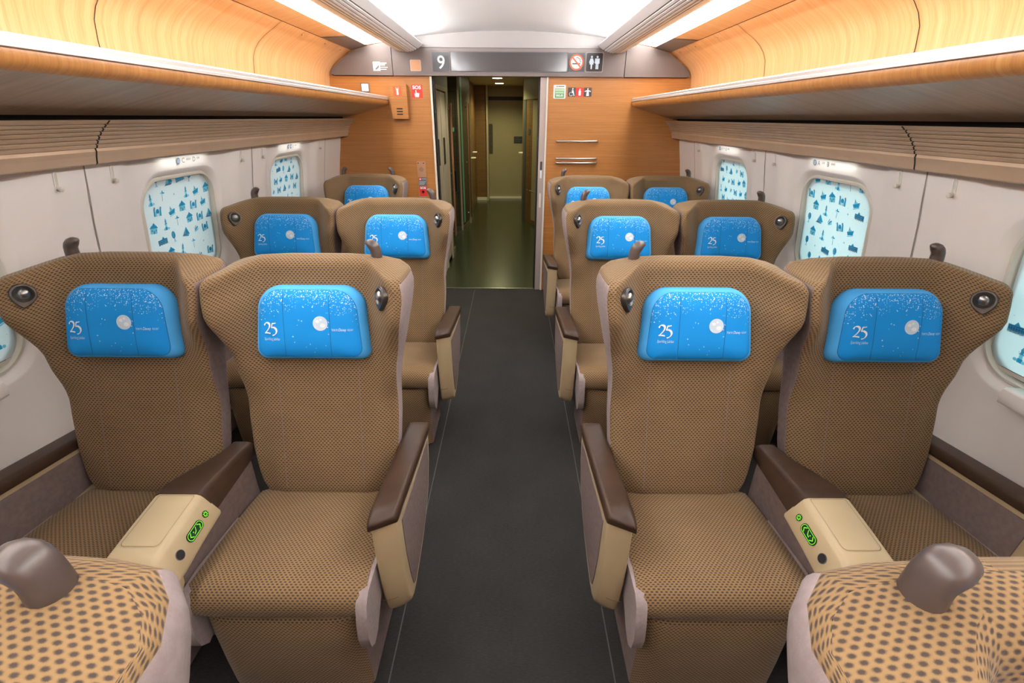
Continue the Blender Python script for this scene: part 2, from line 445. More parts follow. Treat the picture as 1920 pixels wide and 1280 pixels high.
mb.box(.268, .288, W - .002, W + .01, 1.13, 1.20, 'signgrey'); mb.box(.270, .286, W - .003, W + .01, 1.06, 1.125, 'white')
mb.prism(rrect(.268, .286, .80, .93, .008), lambda p, q, d: (p, d, q), W - .002, W + .01, 'jambtrim')
structure(mb.build('trim_2', smooth=0, bevel=.002))

# baseboards along the side walls
for sgn, nm in ((-1, 'baseboard_left'), (1, 'baseboard_right')):
    mb = MB(); xs = sorted((sgn * 1.49, sgn * 1.56)); mb.box(xs[0], xs[1], Y0, W, 0, .12, 'ventwood'); structure(mb.build(nm, smooth=0, bevel=.005))

# ------------------------------------------------------------------ windows and blinds
def icon(kind):
    R = lambda x0, x1, y0, y1, t: ([(x0, y0), (x1, y0), (x1, y1), (x0, y1)], t)
    T = lambda x0, x1, y0, h, t: ([(x0, y0), (x1, y0), ((x0 + x1) / 2, y0 + h)], t)
    E = lambda cx, cy, rx, ry, t: ([(cx + rx * cos(k * pi / 7), cy + ry * sin(k * pi / 7)) for k in range(14)], t)
    b, s, n, w = 'iconblue', 'iconsky', 'iconnavy', 'white'
    if kind == 'house': return [R(-.8, .8, -.8, .1, s), R(-.35, .35, .1, .5, b), T(-1, 0, .1, .5, b), T(0, 1, .1, .5, b), T(-.5, .5, .5, .5, b), R(-.15, .15, -.8, -.3, n), R(-.6, -.35, -.4, -.1, n), R(.35, .6, -.4, -.1, n)]
    if kind == 'tower': return [R(-.3, .3, -1, -.5, b), R(-.22, .22, -.5, 0, s), R(-.32, .32, 0, .12, n), R(-.18, .18, .12, .5, b), T(-.25, .25, .5, .5, n), E(-.5, -.75, .25, .2, s), E(.5, -.8, .22, .2, s)]
    if kind == 'building': return [R(-1.2, 1.2, -.6, .35, n), R(-1.1, 1.1, -.35, .25, b)] + [R(-1.0 + .34 * i, -.8 + .34 * i, y, y + .14, s) for i in range(6) for y in (-.28, 0)] + [T(-.4, .4, .35, .5, b)] + [R(-1.0 + .5 * i, -.75 + .5 * i, -.6, -.42, w) for i in range(5)]
    if kind == 'boat': return [([(-.9, 0), (.9, .15), (.6, -.6), (-.7, -.6)], b), R(-.5, .3, .0, .3, s), T(-.35, .0, .3, .6, n), ([(-.9, -.7), (.8, -.6), (.7, -.75), (-.7, -.85)], s)]
    if kind == 'balloon': return [E(0, .3, .5, .65, b), E(-.12, .35, .22, .5, s), R(-.08, .08, -.8, -.35, n), R(-.3, .3, -.95, -.8, s)]
    if kind == 'peak': return [([(-.9, -.6), (1.1, -.4), (.15, .9)], b), ([(-.9, -.6), (.1, -.55), (.0, .7)], s), ([(-1.1, -.7), (.6, -.8), (.9, -.5), (-.6, -.45)], n)]
    if kind == 'star':
        return [([(r * cos(pi / 2 + k * pi / 8), r * sin(pi / 2 + k * pi / 8)) for k, r in ((i, .62 if i % 4 == 0 else (.38 if i % 2 == 0 else .12)) for i in range(16))], n)]
    if kind == 'palm': return [([(-.06, -1), (.08, -1), (.05, .4), (-.05, .4)], n), E(-.3, .5, .35, .14, s), E(.3, .5, .35, .14, b), E(0, .7, .16, .28, b)]
    if kind == 'leaf': return [([(-.9, -.5), (.9, .2), (.7, .6), (-.2, .2)], b), ([(-.6, -.6), (.8, -.4), (.9, -.05), (-.2, -.2)], s), ([(-.7, -.2), (.3, .9), (.0, .9), (-.6, .3)], n)]
    if kind == 'pavilion': return [R(-.9, -.55, -.8, .45, b), R(.55, .9, -.8, .45, b), R(-.55, .55, -.8, -.05, s), E(0, .0, .42, .38, b), R(-.2, .2, -.8, -.35, w), E(-.72, .5, .2, .22, n), E(.72, .5, .2, .22, n)]
    return []
KINDS = ['house', 'leaf', 'building', 'tower', 'pavilion', 'balloon', 'palm', 'boat', 'peak', 'star']
def blind(sgn, yc, label, shift):
    mb = MB(); rnd = random.Random(int(yc * 100) + sgn)
    def F(p, q, d): return (sgn * (wx(1.05 + q) + .034 - d), yc - sgn * p, 1.05 + q)
    mb.grid(6, 10, lambda u, v: F(-.247 + .494 * u, -.212 + .482 * v, 0), 'blind')
    mb.grid(6, 1, lambda u, v: F(-.247 + .494 * u, -.226 + .014 * v, .004), 'cream')
    k = shift
    for r in range(8):
        for c in range(7):
            p = -.235 + c * .083 + (.042 if r % 2 else 0) + rnd.uniform(-.008, .008); q = .235 - r * .064 + rnd.uniform(-.008, .008)
            if abs(p) > .222 or abs(q) > .195 + (.05 if q > 0 else 0): continue
            kind = KINDS[k % 10]; k += 3 if rnd.random() < .8 else 4
            sc = {'building': .026, 'star': .015, 'palm': .023, 'leaf': .020}.get(kind, .027)
            an = rnd.uniform(-.15, .15) if kind not in ('leaf', 'boat') else .2
            for i, (poly, tone) in enumerate(icon(kind)):
                mb.flat([(p + sc * (x * cos(an) - y * sin(an)), q + sc * (x * sin(an) + y * cos(an))) for x, y in poly], F, .0008 + .0003 * i, tone)
    for i in range(110):
        p, q = rnd.uniform(-.24, .24), rnd.uniform(-.205, .25); s_ = rnd.uniform(.0009, .0016)
        mb.flat([(p - s_, q), (p, q - s_), (p + s_, q), (p, q + s_)], F, .0006, 'iconnavy')
    o = mb.build('roller_blind', smooth=30, normals=False)
    return tag(o, label, 'blind', 'printed window blinds')

wn = 0
ROWNAME = {1.15: 'beside the first full row', 2.31: 'under the number 13 on the wall', 3.47: 'nearest the end wall'}
for sgn in (-1, 1):
    side = 'left' if sgn < 0 else 'right'
    for yc in BAYS:
        wn += 1
        mb = MB()
        n = 96
        def loop(hx, hz, r, off):
            return [(sgn * (wx(1.052 + q) + off), yc + p, 1.052 + q) for p, q in rrect(-hx, hx, -hz, hz, r, 12)]
        mb.loft([loop(.272, .255, .125, .026), loop(.266, .249, .119, .018), loop(.258, .241, .111, .018), loop(.254, .237, .107, .028), loop(.254, .237, .107, .045)], 'cream', False, False)
        mb.loft([loop(.234, .217, .095, .046), loop(.33, .30, .12, .046)], 'dark', False, False)  # dark backing ring added to stop daylight leaking past the blind edge
        wo = structure(mb.build('window_%d' % wn, smooth=40))
        mb = MB(); mb.grid(4, 6, lambda u, v: (sgn * (wx(.76 + .58 * v) + .062), yc - .32 + .64 * u, .76 + .58 * v), 'pane'); mb.build('pane', wo)
        mb = MB()
        mb.prism([(-.02, 0), (.0, .018), (.055, .022), (.062, .0), (.055, -.03), (.02, -.045), (-.02, -.05)], lambda p, q, d: (sgn * (wx(.80) - p + .01), yc + d, .795 + q), -.10, .095, 'wallwhite')
        mb.build('window_sill', wo, bevel=.006, seg=3)
        blind(sgn, yc, 'pale blue printed roller blind %s, %s of the aisle' % (ROWNAME[yc], side), int(yc * 7) + sgn)
        # daylight outside the window
        L = bpy.data.lights.new('daylight', 'AREA'); L.shape = 'RECTANGLE'; L.size = .75; L.size_y = .75
        L.energy = 5 if sgn > 0 else 3; L.color = (.72, .97, 1) if sgn > 0 else (.86, .97, 1)
        lo = bpy.data.objects.new('daylight', L); COL.objects.link(lo); lo.location = (sgn * 2.0, yc, 1.06); lo.rotation_euler = (0, sgn * pi / 2, 0)
        # lamp under the vent panel, above the window
        L = bpy.data.lights.new('window_lamp', 'AREA'); L.shape = 'RECTANGLE'; L.size = .03; L.size_y = .34
        L.energy = 3.2; L.color = (.98, 1, .93)
        lo = bpy.data.objects.new('window_lamp', L); COL.objects.link(lo); lo.location = (sgn * 1.452, yc, 1.398); lo.rotation_euler = (0, sgn * .25, 0)

# seat-number labels printed on the wall above the windows
def wall_label(sgn, yc, row, items, label):
    mb = MB(); off = .003
    F = lambda p, q, d: (sgn * (wx(1.366 + q) - off - d), yc + .05 - sgn * p, 1.366 + q)
    mb.disc((-.085, 0), .0135, F, 0, .0006, 'labelblue'); mb.text(row, .020, F, .0012, 'white', -.085, -.007, sx=.85)
    for x, t, s_ in items:
        if t == 'chair':
            mb.prism(rrect(x - .011, x + .011, -.013, .013, .003, 3), F, 0, .0006, 'labelblue'); mb.disc((x - .001, .007), .0025, F, 0, .001, 'white', 10)
            mb.flat([(x - .003, .004), (x + .001, .004), (x + .001, -.002), (x + .006, -.003), (x + .006, -.008), (x - .003, -.006)], F, .001, 'white')
        else: mb.text(t, s_, F, .0008, 'labelgrey', x, -.010 if s_ > .02 else -.001)
    return tag(mb.build('seat_number_label', smooth=0), label, 'label', 'seat number labels above the windows')
wall_label(-1, 2.31, '13', [(-.05, 'C', .030), (-.012, '通路側', .011), (.03, 'D', .030), (.062, '窓側', .011)], 'printed wall label reading 13 C D above a window')
wall_label(1, 2.31, '13', [(-.05, 'A', .030), (-.014, '窓側', .011), (.022, 'B', .030), (.06, '通路側', .011)], 'printed wall label reading 13 A B above a window')
wall_label(-1, 3.47, '14', [(-.045, 'chair', .02), (-.012, 'D', .026), (.03, '窓側', .011)], 'small printed wall label reading 14 with a blue square, near the end wall')
wall_label(1, 3.47, '14', [(-.05, 'A', .030), (-.014, '窓側', .011), (.022, 'B', .030), (.06, '通路側', .011)], 'small printed wall label reading 14 A B above a window')

# coat hooks: sliding pins in slots
def hook(sgn, y, label):
    mb = MB(); z1, z0 = 1.382, 1.333
    F = lambda p, q, d: (sgn * (wx(z0 + q) - (.0285 if y < 4 else .0145) - d), y + p, z0 + q)
    ob = tag(mb_slot(mb, F).build('coat_hook', smooth=40), label, 'hook', 'coat hooks on the side walls')
    mp = MB(); c = Vector(F(0, 0, 0))
    mp.tube([c + Vector((-sgn * t, 0, -.2 * t)) for t in (0, .006, .010, .016, .018)], [.0055, .0055, .0085, .0085, .005], 'cream', 12); mp.build('pin', ob)
    return ob
def mb_slot(mb, F):
    a = rrect(-.008, .008, -.012, .052, .0079, 6); b = rrect(-.0055, .0055, -.0095, .0495, .0054, 6)
    mb.loft([[F(p, q, 0) for p, q in a], [F(p, q, .002) for p, q in a], [F(p, q, .002) for p, q in b], [F(p, q, .0004) for p, q in b]], 'wallwhite', False, False)
    mb.flat(b, F, .0004, 'cream'); return mb
for sgn in (-1, 1):
    sd = 'left' if sgn < 0 else 'right'
    for y, t in ((1.61, 'nearest of the row along the %s wall'), (1.85, 'second from the camera along the %s wall'), (2.77, 'third from the camera along the %s wall'), (3.01, 'fourth from the camera along the %s wall'), (3.93, 'last before the end wall along the %s wall')):
        hook(sgn, y, 'small white sliding coat hook pin, ' + t % sd)

# ------------------------------------------------------------------ luggage racks, vent panels, ceiling lights
def lp(sgn): return lambda p, q, d: (sgn * p, d, q)
for sgn in (-1, 1):
    sd = 'left' if sgn < 0 else 'right'
    root = tag(empty('luggage_rack', (sgn * 1.25, W / 2, 1.6)), 'long overhead luggage rack of honey coloured wood over the %s seats' % sd, 'luggage rack', 'overhead luggage racks')
    def at_root(o): o.matrix_parent_inverse = Matrix.Translation((-sgn * 1.25, -W / 2, -1.6)); return o
    F = lp(sgn)
    # shelf: nose and underside
    nose = [(1.034, 1.678), (1.033, 1.668), (1.037, 1.655), (1.047, 1.645), (1.062, 1.638)]
    und = [(1.062, 1.638), (1.12, 1.6225), (1.20, 1.602), (1.30, 1.575), (1.39, 1.551), (1.40, 1.556)]
    ys = [Y0, W]
    mb = MB()
    def sweep(mb, prof, mat, y0=Y0, y1=W, n=2):
        k = len(prof)
        mb.add([F(p, q, y0 + (y1 - y0) * j / n) for j in range(n + 1) for p, q in prof], [(j * k + i, j * k + i + 1, (j + 1) * k + i + 1, (j + 1) * k + i) for j in range(n) for i in range(k - 1)], mat)
    sweep(mb, nose, 'nosewood'); sweep(mb, und, 'underwood')
    sweep(mb, [(1.40, 1.556), (1.50, 1.66), (1.06, 1.70), (1.04, 1.70)], 'rackwood')
    at_root(mb.build('shelf', root, smooth=60))
    mb = MB()
    mb.prism([(1.036, 1.678), (1.028, 1.681), (1.0285, 1.690), (1.031, 1.692), (1.031, 1.703), (1.036, 1.708), (1.05, 1.704), (1.05, 1.68)], F, Y0, W - .001, 'racktrim')
    at_root(mb.build('front_trim', root, smooth=30))
    mb = MB()
    back = [(1.512, 1.655), (1.513, 1.74), (1.510, 1.80), (1.500, 1.865), (1.480, 1.905), (1.452, 1.939), (1.415, 1.969), (1.37, 1.997), (1.30, 2.041)]
    sweep(mb, back, 'rackwood'); 
    sweep(mb, [(1.30, 2.041), (1.297, 2.047), (1.292, 2.041)], 'slot')
    sweep(mb, [(1.292, 2.041), (1.20, 2.064), (1.165, 2.073)], 'rackwood')
    for yy in (.9, 2.04, 3.2):
        mb.add([F(p - .0015, q - .0005, y) for p, q in back[1:] for y in (yy - .0018, yy + .0018)], [(2 * i, 2 * i + 1, 2 * i + 3, 2 * i + 2) for i in range(len(back) - 2)], 'slot')
    at_root(mb.build('back_panel', root, smooth=60, normals=False))
    mb = MB(); mb.add([F(p, q - .003, y) for p, q, y in ((1.291, 2.041, 3.80), (1.20, 2.064, 3.93), (1.165, 2.073, 3.97), (1.291, 2.041, 4.44), (1.20, 2.064, 4.44), (1.165, 2.073, 4.44))], [(0, 1, 4, 3), (1, 2, 5, 4)], 'bandm')
    mb.add([F(p, q - .004, y) for p, q, y in ((1.291, 2.041, 3.79), (1.20, 2.064, 3.92), (1.165, 2.073, 3.96), (1.291, 2.041, 3.80), (1.20, 2.064, 3.93), (1.165, 2.073, 3.97))], [(0, 1, 4, 3), (1, 2, 5, 4)], 'slot')
    at_root(mb.build('end_piece', root, smooth=30, normals=False))
    for yy in (3.55, 3.95, 4.28):
        mb = MB(); c = F(1.325, 2.022, yy); mb.tube([c, (c[0] - sgn * .003, c[1], c[2] - .005)], .006, 'steel', 10); at_root(mb.build('screw', root))
    # vent panels with ribs
    prof = []; groove = set()
    def vp(t):   # t 0 top .. 1 bottom of the ribbed curve
        pts = [(1.322, 1.536), (1.345, 1.517), (1.368, 1.494), (1.387, 1.469), (1.400, 1.444), (1.409, 1.42), (1.413, 1.401)]
        f = t * 6; i = min(5, int(f)); f -= i
        return tuple(a + (b - a) * f for a, b in zip(pts[i], pts[i + 1]))
    ribs = 7
    for k in range(ribs):
        t0 = .04 + k * .088; t1 = t0 + .088
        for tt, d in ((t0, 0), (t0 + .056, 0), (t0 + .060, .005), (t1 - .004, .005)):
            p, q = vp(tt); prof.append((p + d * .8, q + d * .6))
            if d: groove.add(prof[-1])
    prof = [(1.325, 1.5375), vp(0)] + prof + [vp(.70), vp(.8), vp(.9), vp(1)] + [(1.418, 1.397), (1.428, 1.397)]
    for y0, y1, t in ((-.6, 1.7275, 'nearer'), (1.7325, W, 'farther')):
        mb = MB()
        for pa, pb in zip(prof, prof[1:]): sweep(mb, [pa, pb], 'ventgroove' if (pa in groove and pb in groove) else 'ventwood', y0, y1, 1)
        sweep(mb, [(1.325, 1.5375), (1.47, 1.530)], 'ventwood', y0, y1, 1)
        sweep(mb, [(1.428, 1.397), (1.49, 1.3975)], 'slot', y0, y1, 1)
        o = mb.build('air_vent_panel', smooth=25, normals=False)
        tag(o, 'bronze ribbed air vent panel below the %s luggage rack, the %s section' % (sd, t), 'vent panel', 'ribbed vent panels')
    mb = MB(); sweep(mb, [(p - .0006, q - .0006) for p, q in prof[1:-2]], 'slot', 1.7265, 1.7335, 1); mb.box(*(sorted((sgn * 1.44, sgn * 1.60)) + [Y0, W, 1.395, 1.68]), 'slot')
    if Y0 < -.6: sweep(mb, prof, 'ventwood', Y0, -.605, 1)
    structure(mb.build('trim_%d' % (4 + sgn), smooth=30, normals=False))
    # ceiling light: louvred housing, diffuser, upward cove strip
    root = tag(empty('ceiling_light', (sgn * .85, W / 2, 2.06)), 'long ribbed ceiling light housing with bright diffuser, over the %s seats' % sd, 'ceiling light', 'ceiling lights along the cabin')
    def at_root2(o): o.matrix_parent_inverse = Matrix.Translation((-sgn * .85, -W / 2, -2.06)); return o
    mb = MB()
    # smooth outer lip, ribbed belly, smooth inner lip
    belly = lambda t: (.955 - .245 * t, 2.0535 - .030 * sin(pi * min(1, t * 1.02)) ** .8 + .020 * t * t * t)
    gi = []; pr = [(.945, 2.083), (.962, 2.074), (.965, 2.066), (.962, 2.058), (.955, 2.0535)]
    for tt in (.08, .16, .24, .31): pr.append(belly(tt))
    for k in range(6):
        for tt, d in ((.34 + k * .082, 0), (.34 + k * .082 + .048, 0), (.34 + k * .082 + .051, .007), (.34 + k * .082 + .079, .007)):
            p, q = belly(tt); pr.append((p, q + d))
            if d and tt < .34 + k * .082 + .06: gi.append(len(pr) - 1)
    for tt in (.84, .88, .92, .96, 1.0): pr.append(belly(tt))
    pr += [(.703, 2.079), (.705, 2.085), (.72, 2.087)]
    n0 = 5; 
    k = len(pr); y1 = 4.44
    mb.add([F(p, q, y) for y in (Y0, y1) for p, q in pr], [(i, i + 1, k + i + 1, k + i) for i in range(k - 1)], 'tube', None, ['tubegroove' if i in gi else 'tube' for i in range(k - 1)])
    mb.add([F(p, q, y1) for p, q in pr], [list(range(k))], 'tube')
    mb.add([F(p, q, y) for y in (Y0, y1) for p, q in ((.945, 2.083), (.72, 2.087))], [(0, 1, 3, 2)], 'ceil')
    at_root2(mb.build('louvre_housing', root, smooth=28))
    mb = MB(); sweep(mb, [(1.163, cz(1.163) - .006), (1.08, cz(1.08) - .008), (1.0, cz(1.0) - .008)], 'diff', Y0, 4.42); at_root2(mb.build('diffuser', root, normals=False))
    mb = MB(); sweep(mb, [(.758, 2.112), (.738, 2.088)], 'cove', Y0, 4.25); at_root2(mb.build('cove_strip', root, smooth=0, normals=False))

# ------------------------------------------------------------------ bulkhead panel above the door
E = lambda p, q, d: (p, W - d, q)        # drawing plane on the end wall, d towards the cabin
root = tag(empty('overhead_bulkhead', (0, W, 1.86)), 'mauve grey panel across the top of the end wall above the doorway', 'bulkhead panel')
def at_b(o): o.matrix_parent_inverse = Matrix.Translation((0, -W, -1.86)); return o
outl = [(1.458, 1.861), (1.476, 1.868), (1.480, 1.88), (1.462, 1.905), (1.435, 1.932), (1.39, 1.963), (1.335, 2.003), (1.285, 2.032), (1.23, 2.052), (1.165, 2.067), (1.05, 2.088)]
for sgn in (-1, 1):
    s0 = .964 if sgn < 0 else .936
    mb = MB(); mb.prism([(sgn * p, q) for p, q in [(s0 + .006, 1.861)] + outl + [(s0 + .006, 2.10)]], E, -.01, .028, 'bandm'); at_b(mb.build('side_panel', root, smooth=40, bevel=.005, seg=3))
    mb = MB(); mb.prism([(sgn * (p + (.003 if q > 1.862 else .002)), q + (.003 if q > 1.9 else -.004 if q < 1.87 else 0)) for p, q in [(s0 + .006, 1.861)] + outl + [(s0 + .006, 2.10)]], E, -.01, .010, 'slot'); at_b(mb.build('gasket', root, smooth=0))
mb = MB(); mb.prism([(-.964, 1.861), (.936, 1.861), (.936, 2.0585), (-.964, 2.0585)], E, -.01, .03, 'bandm'); at_b(mb.build('sign_band', root, smooth=40, bevel=.006, seg=3))
mb = MB(); mb.prism([(-.964, 2.0615), (.936, 2.0615)] + [(.936 - 1.9 * i / 24, cz(.936 - 1.9 * i / 24) - .001) for i in range(25)], E, -.01, .026, 'bandl'); at_b(mb.build('arched_panel', root, smooth=40))
SB = .0304
def sign_obj(name, label, cat, mb, group=None, **k): return tag(mb.build(name, smooth=k.get('smooth', 0), bevel=k.get('bevel', 0)), label, cat, group)
mb = MB(); mb.prism(rrect(-.636, -.502, 1.892, 2.026, .004, 3), E, SB, SB + .002, 'signgrey'); mb.text('9', .135, E, SB + .0025, 'white', -.566, 1.911, bold=.0015)
sign_obj('car_number_sign', 'dark square sign with white number 9 above the doorway', 'sign', mb)
mb = MB(); mb.prism(rrect(-.492, .472, 1.890, 2.034, .012), E, SB, SB + .0015, 'signgrey'); mb.prism(rrect(-.484, .464, 1.897, 2.027, .010), E, SB, SB + .0022, 'displayglass')
sign_obj('destination_display', 'long dark unlit display screen above the doorway', 'display', mb)  # destination display screen set on the band
mb = MB(); mb.prism(rrect(.474, .604, 1.897, 2.030, .004, 3), E, SB, SB + .002, 'signgrey')
c0 = (.539, 1.9635); mb.disc(c0, .057, E, SB, SB + .003, 'orange', 36); mb.disc(c0, .046, E, SB, SB + .0036, 'white', 36)
mb.prism([(.506, 1.949), (.56, 1.949), (.56, 1.957), (.506, 1.957)], E, SB, SB + .0042, 'black'); mb.prism([(.562, 1.949), (.570, 1.949), (.570, 1.957), (.562, 1.957)], E, SB, SB + .0042, 'black')
mb.tube([E(p, q, SB + .004) for p, q in ((.568, 1.962), (.574, 1.971), (.563, 1.976), (.570, 1.986), (.555, 1.99), (.548, 1.999), (.535, 1.995))], .0022, 'black', 6)
a = radians(-45); mb.prism([(c0[0] + x * cos(a) - y * sin(a), c0[1] + x * sin(a) + y * cos(a)) for x, y in ((-.05, -.005), (.05, -.005), (.05, .005), (-.05, .005))], E, SB, SB + .0048, 'orange')
sign_obj('no_smoking_sign', 'square no smoking sign with red ring above the doorway', 'sign', mb)
mb = MB(); mb.prism(rrect(.613, .758, 1.893, 2.036, .010), E, SB, SB + .0014, 'bandl'); mb.prism(rrect(.619, .752, 1.899, 2.030, .009), E, SB, SB + .002, 'black')
def person_icon(mb, x, z, s, F, d, mat, dress):
    mb.disc((x, z + .40 * s), .085 * s, F, d - .001, d, mat, 12)
    if dress: mb.prism([(x - .10 * s, z + .29 * s), (x + .10 * s, z + .29 * s), (x + .22 * s, z - .02 * s), (x + .16 * s, z - .04 * s), (x + .10 * s, z + .12 * s), (x + .17 * s, z - .14 * s), (x + .07 * s, z - .14 * s), (x + .05 * s, z - .48 * s), (x - .05 * s, z - .48 * s), (x - .07 * s, z - .14 * s), (x - .17 * s, z - .14 * s), (x - .10 * s, z + .12 * s), (x - .16 * s, z - .04 * s), (x - .22 * s, z - .02 * s)], F, d - .001, d, mat)
    else: mb.prism([(x - .19 * s, z + .29 * s), (x + .19 * s, z + .29 * s), (x + .19 * s, z - .08 * s), (x + .11 * s, z - .08 * s), (x + .11 * s, z - .48 * s), (x + .015 * s, z - .48 * s), (x + .015 * s, z - .1 * s), (x - .015 * s, z - .1 * s), (x - .015 * s, z - .48 * s), (x - .11 * s, z - .48 * s), (x - .11 * s, z - .08 * s), (x - .19 * s, z - .08 * s)], F, d - .001, d, mat)
person_icon(mb, .662, 1.963, .098, E, SB + .0028, 'paleprint', True); person_icon(mb, .708, 1.963, .098, E, SB + .0028, 'paleprint', False)
sign_obj('toilet_sign', 'black square toilet sign with pale man and woman figures', 'sign', mb)
mb = MB(); mb.prism(rrect(-.82, -.732, 1.893, 1.973, .008), E, SB, SB + .001, 'jamb'); mb.prism(rrect(-.816, -.736, 1.897, 1.969, .006), E, SB, SB + .0016, 'copperplate')  # the plate's brown reflection is put in as a plain copper colour
sign_obj('mirror_plate', 'small square reflective plate on the bulkhead beside the car number', 'plate', mb)
mb = MB(); SBS = .0282; mb.prism([(-1.125, 1.893), (-1.068, 1.893), (-1.068, 1.957), (-1.125, 1.957)], E, SBS, SBS + .001, 'white')
mb.prism([(-1.112, 1.905), (-1.098, 1.90), (-1.074, 1.921), (-1.08, 1.935)], E, SBS, SBS + .0016, 'labelgrey'); mb.tube([E(p, q, SBS + .001) for p, q in ((-1.10, 1.93), (-1.098, 1.945), (-1.09, 1.95))], .0015, 'labelgrey', 6)
for i, (w_, t) in enumerate(((.050, .007), (.036, .009), (.056, .005), (.046, .005))): mb.prism([(-1.064, 1.945 - i * .0145), (-1.064 + w_, 1.945 - i * .0145), (-1.064 + w_, 1.945 - i * .0145 + t), (-1.064, 1.945 - i * .0145 + t)], E, SBS, SBS + .0008, 'white')
sign_obj('white_notice_sticker', 'small white pictogram sticker on the side of the mauve bulkhead', 'sticker', mb)

# ------------------------------------------------------------------ things on the end wall
mb = MB(); mb.prism(rrect(-1.250, -1.180, 1.738, 1.806, .004, 3), E, 0, .012, 'labelgrey'); o = sign_obj('wall_switch', 'small white square switch plate on the wooden end wall', 'switch', mb, smooth=30, bevel=.002)
mb = MB(); mb.prism(rrect(-1.243, -1.187, 1.745, 1.799, .003, 3), E, .012, .016, 'white'); mb.build('rocker', o, smooth=0, bevel=.002)
# torch box
tb = MB(); tb.prism(rrect(-.998, -.862, 1.537, 1.80, .010), E, 0, .055, 'endwood'); o = tag(tb.build('torch_box', smooth=30, bevel=.006), 'wooden emergency torch box with orange pictogram on the end wall', 'box')
mb = MB(); mb.prism(rrect(-.972, -.904, 1.710, 1.778, .004, 3), E, .055, .0565, 'orange')
mb.prism([(-.946, 1.718), (-.930, 1.718), (-.930, 1.752), (-.926, 1.763), (-.950, 1.763), (-.946, 1.752)], E, .0565, .0572, 'white')
for dx in (-.010, 0, .010): mb.prism([(-.939 + dx, 1.766), (-.937 + dx, 1.766), (-.937 + dx * 1.3, 1.773), (-.939 + dx * 1.3, 1.773)], E, .0565, .0572, 'white')
mb.build('pictogram', o, smooth=0)
mb = MB()
for i in range(3): mb.prism(rrect(-.958, -.906, 1.567 + i * .021, 1.577 + i * .021, .0045, 4), E, .0545, .0556, 'black')
mb.build('vent_slot', o, smooth=0)
mb = MB(); mb.tube([E(-.858, 1.655, .03), E(-.853, 1.655, .03)], .006, 'copper', 10); mb.build('latch', o)
mb = MB(); mb.prism([(-.832, 1.697), (-.740, 1.697), (-.740, 1.796), (-.832, 1.796)], E, 0, .0015, 'red'); mb.text('SOS', .036, E, .0022, 'white', -.786, 1.764, bold=.0012, sx=1.15)
mb.prism([(-.803, 1.704), (-.772, 1.704), (-.766, 1.730), (-.772, 1.735), (-.778, 1.733), (-.780, 1.736), (-.786, 1.734), (-.789, 1.738), (-.791, 1.756), (-.797, 1.756), (-.797, 1.728), (-.804, 1.733), (-.808, 1.729)], E, .0015, .0022, 'white')
sign_obj('emergency_sticker', 'red SOS sticker with white pointing hand beside the torch box', 'sticker', mb)  # flat SOS sticker on the end wall
# intercom plate
mb = MB(); mb.prism(rrect(-.832, -.752, .865, 1.197, .004, 3), E, 0, .005, 'copperplate'); o = tag(mb.build('intercom_panel', smooth=0, bevel=.001), 'narrow copper intercom plate with SOS label beside the doorway', 'intercom')  # the intercom panel itself, fixed to the end wall
for dx in (-.82, -.772):
    mb = MB(); mb.disc((dx, 1.181), .0052, E, .004, .0062, 'black', 12); mb.build('screw', o)
mb = MB(); mb.disc((-.795, 1.128), .020, E, .004, .006, 'copper', 28)
for i in range(7):
    for j in range(7):
        if hypot(i - 3, j - 3) < 3.3: mb.disc((-.795 + (i - 3) * .0055, 1.128 + (j - 3) * .0055), .0013, E, .005, .0064, 'dark', 6)
mb.build('speaker_grille', o)
mb = MB(); mb.prism([(-.826, .985), (-.756, .985), (-.756, 1.062), (-.826, 1.062)], E, .005, .0058, 'labelgrey'); mb.prism([(-.824, 1.036), (-.802, 1.036), (-.802, 1.060), (-.824, 1.060)], E, .0058, .0064, 'red')
mb.prism([(-.817, 1.039), (-.807, 1.039), (-.807, 1.047), (-.812, 1.055), (-.817, 1.047)], E, .0064, .007, 'white')
for i, w_ in enumerate((.04, 0, .06, .052, .044)):
    if w_: mb.prism([(-.799 if i == 0 else -.822, 1.046 - i * .012), ((-.799 if i == 0 else -.822) + w_, 1.046 - i * .012), ((-.799 if i == 0 else -.822) + w_, 1.049 - i * .012), (-.799 if i == 0 else -.822, 1.049 - i * .012)], E, .0058, .0064, 'paleprint')
mb.build('notice_label', o, smooth=0)
mb = MB(); mb.prism([(-.826, .90), (-.756, .90), (-.756, .983), (-.826, .983)], E, .005, .0058, 'red'); mb.text('SOS', .026, E, .0064, 'white', -.791, .960, bold=.001, sx=1.15); mb.disc((-.791, .936), .011, E, .0058, .012, 'black', 16)
mb.build('emergency_button', o, smooth=0)
# right-hand stickers
mb = MB(); mb.prism(rrect(.362, .466, 1.700, 1.803, .008), E, 0, .0012, 'white'); mb.prism(rrect(.376, .454, 1.706, 1.777, .004, 3), E, .0012, .0018, 'green')
mb.prism([(.378, 1.756), (.452, 1.756), (.452, 1.774), (.378, 1.774)], E, .0018, .0022, 'palegreen'); mb.prism([(.380, 1.739), (.450, 1.739), (.450, 1.751), (.380, 1.751)], E, .0018, .0022, 'palegreen')
mb.text('Wi-Fi', .026, E, .0024, 'white', .415, 1.714, bold=.0008); mb.disc((.392, 1.791), .005, E, .0012, .0018, 'red', 12); mb.prism([(.402, 1.788), (.452, 1.788), (.452, 1.794), (.402, 1.794)], E, .0012, .0018, 'labelgrey')
sign_obj('wireless_sticker', 'white and green Wi-Fi sticker on the wooden wall beside the doorway', 'sticker', mb)  # flat Wi-Fi sticker on the end wall
mb = MB()
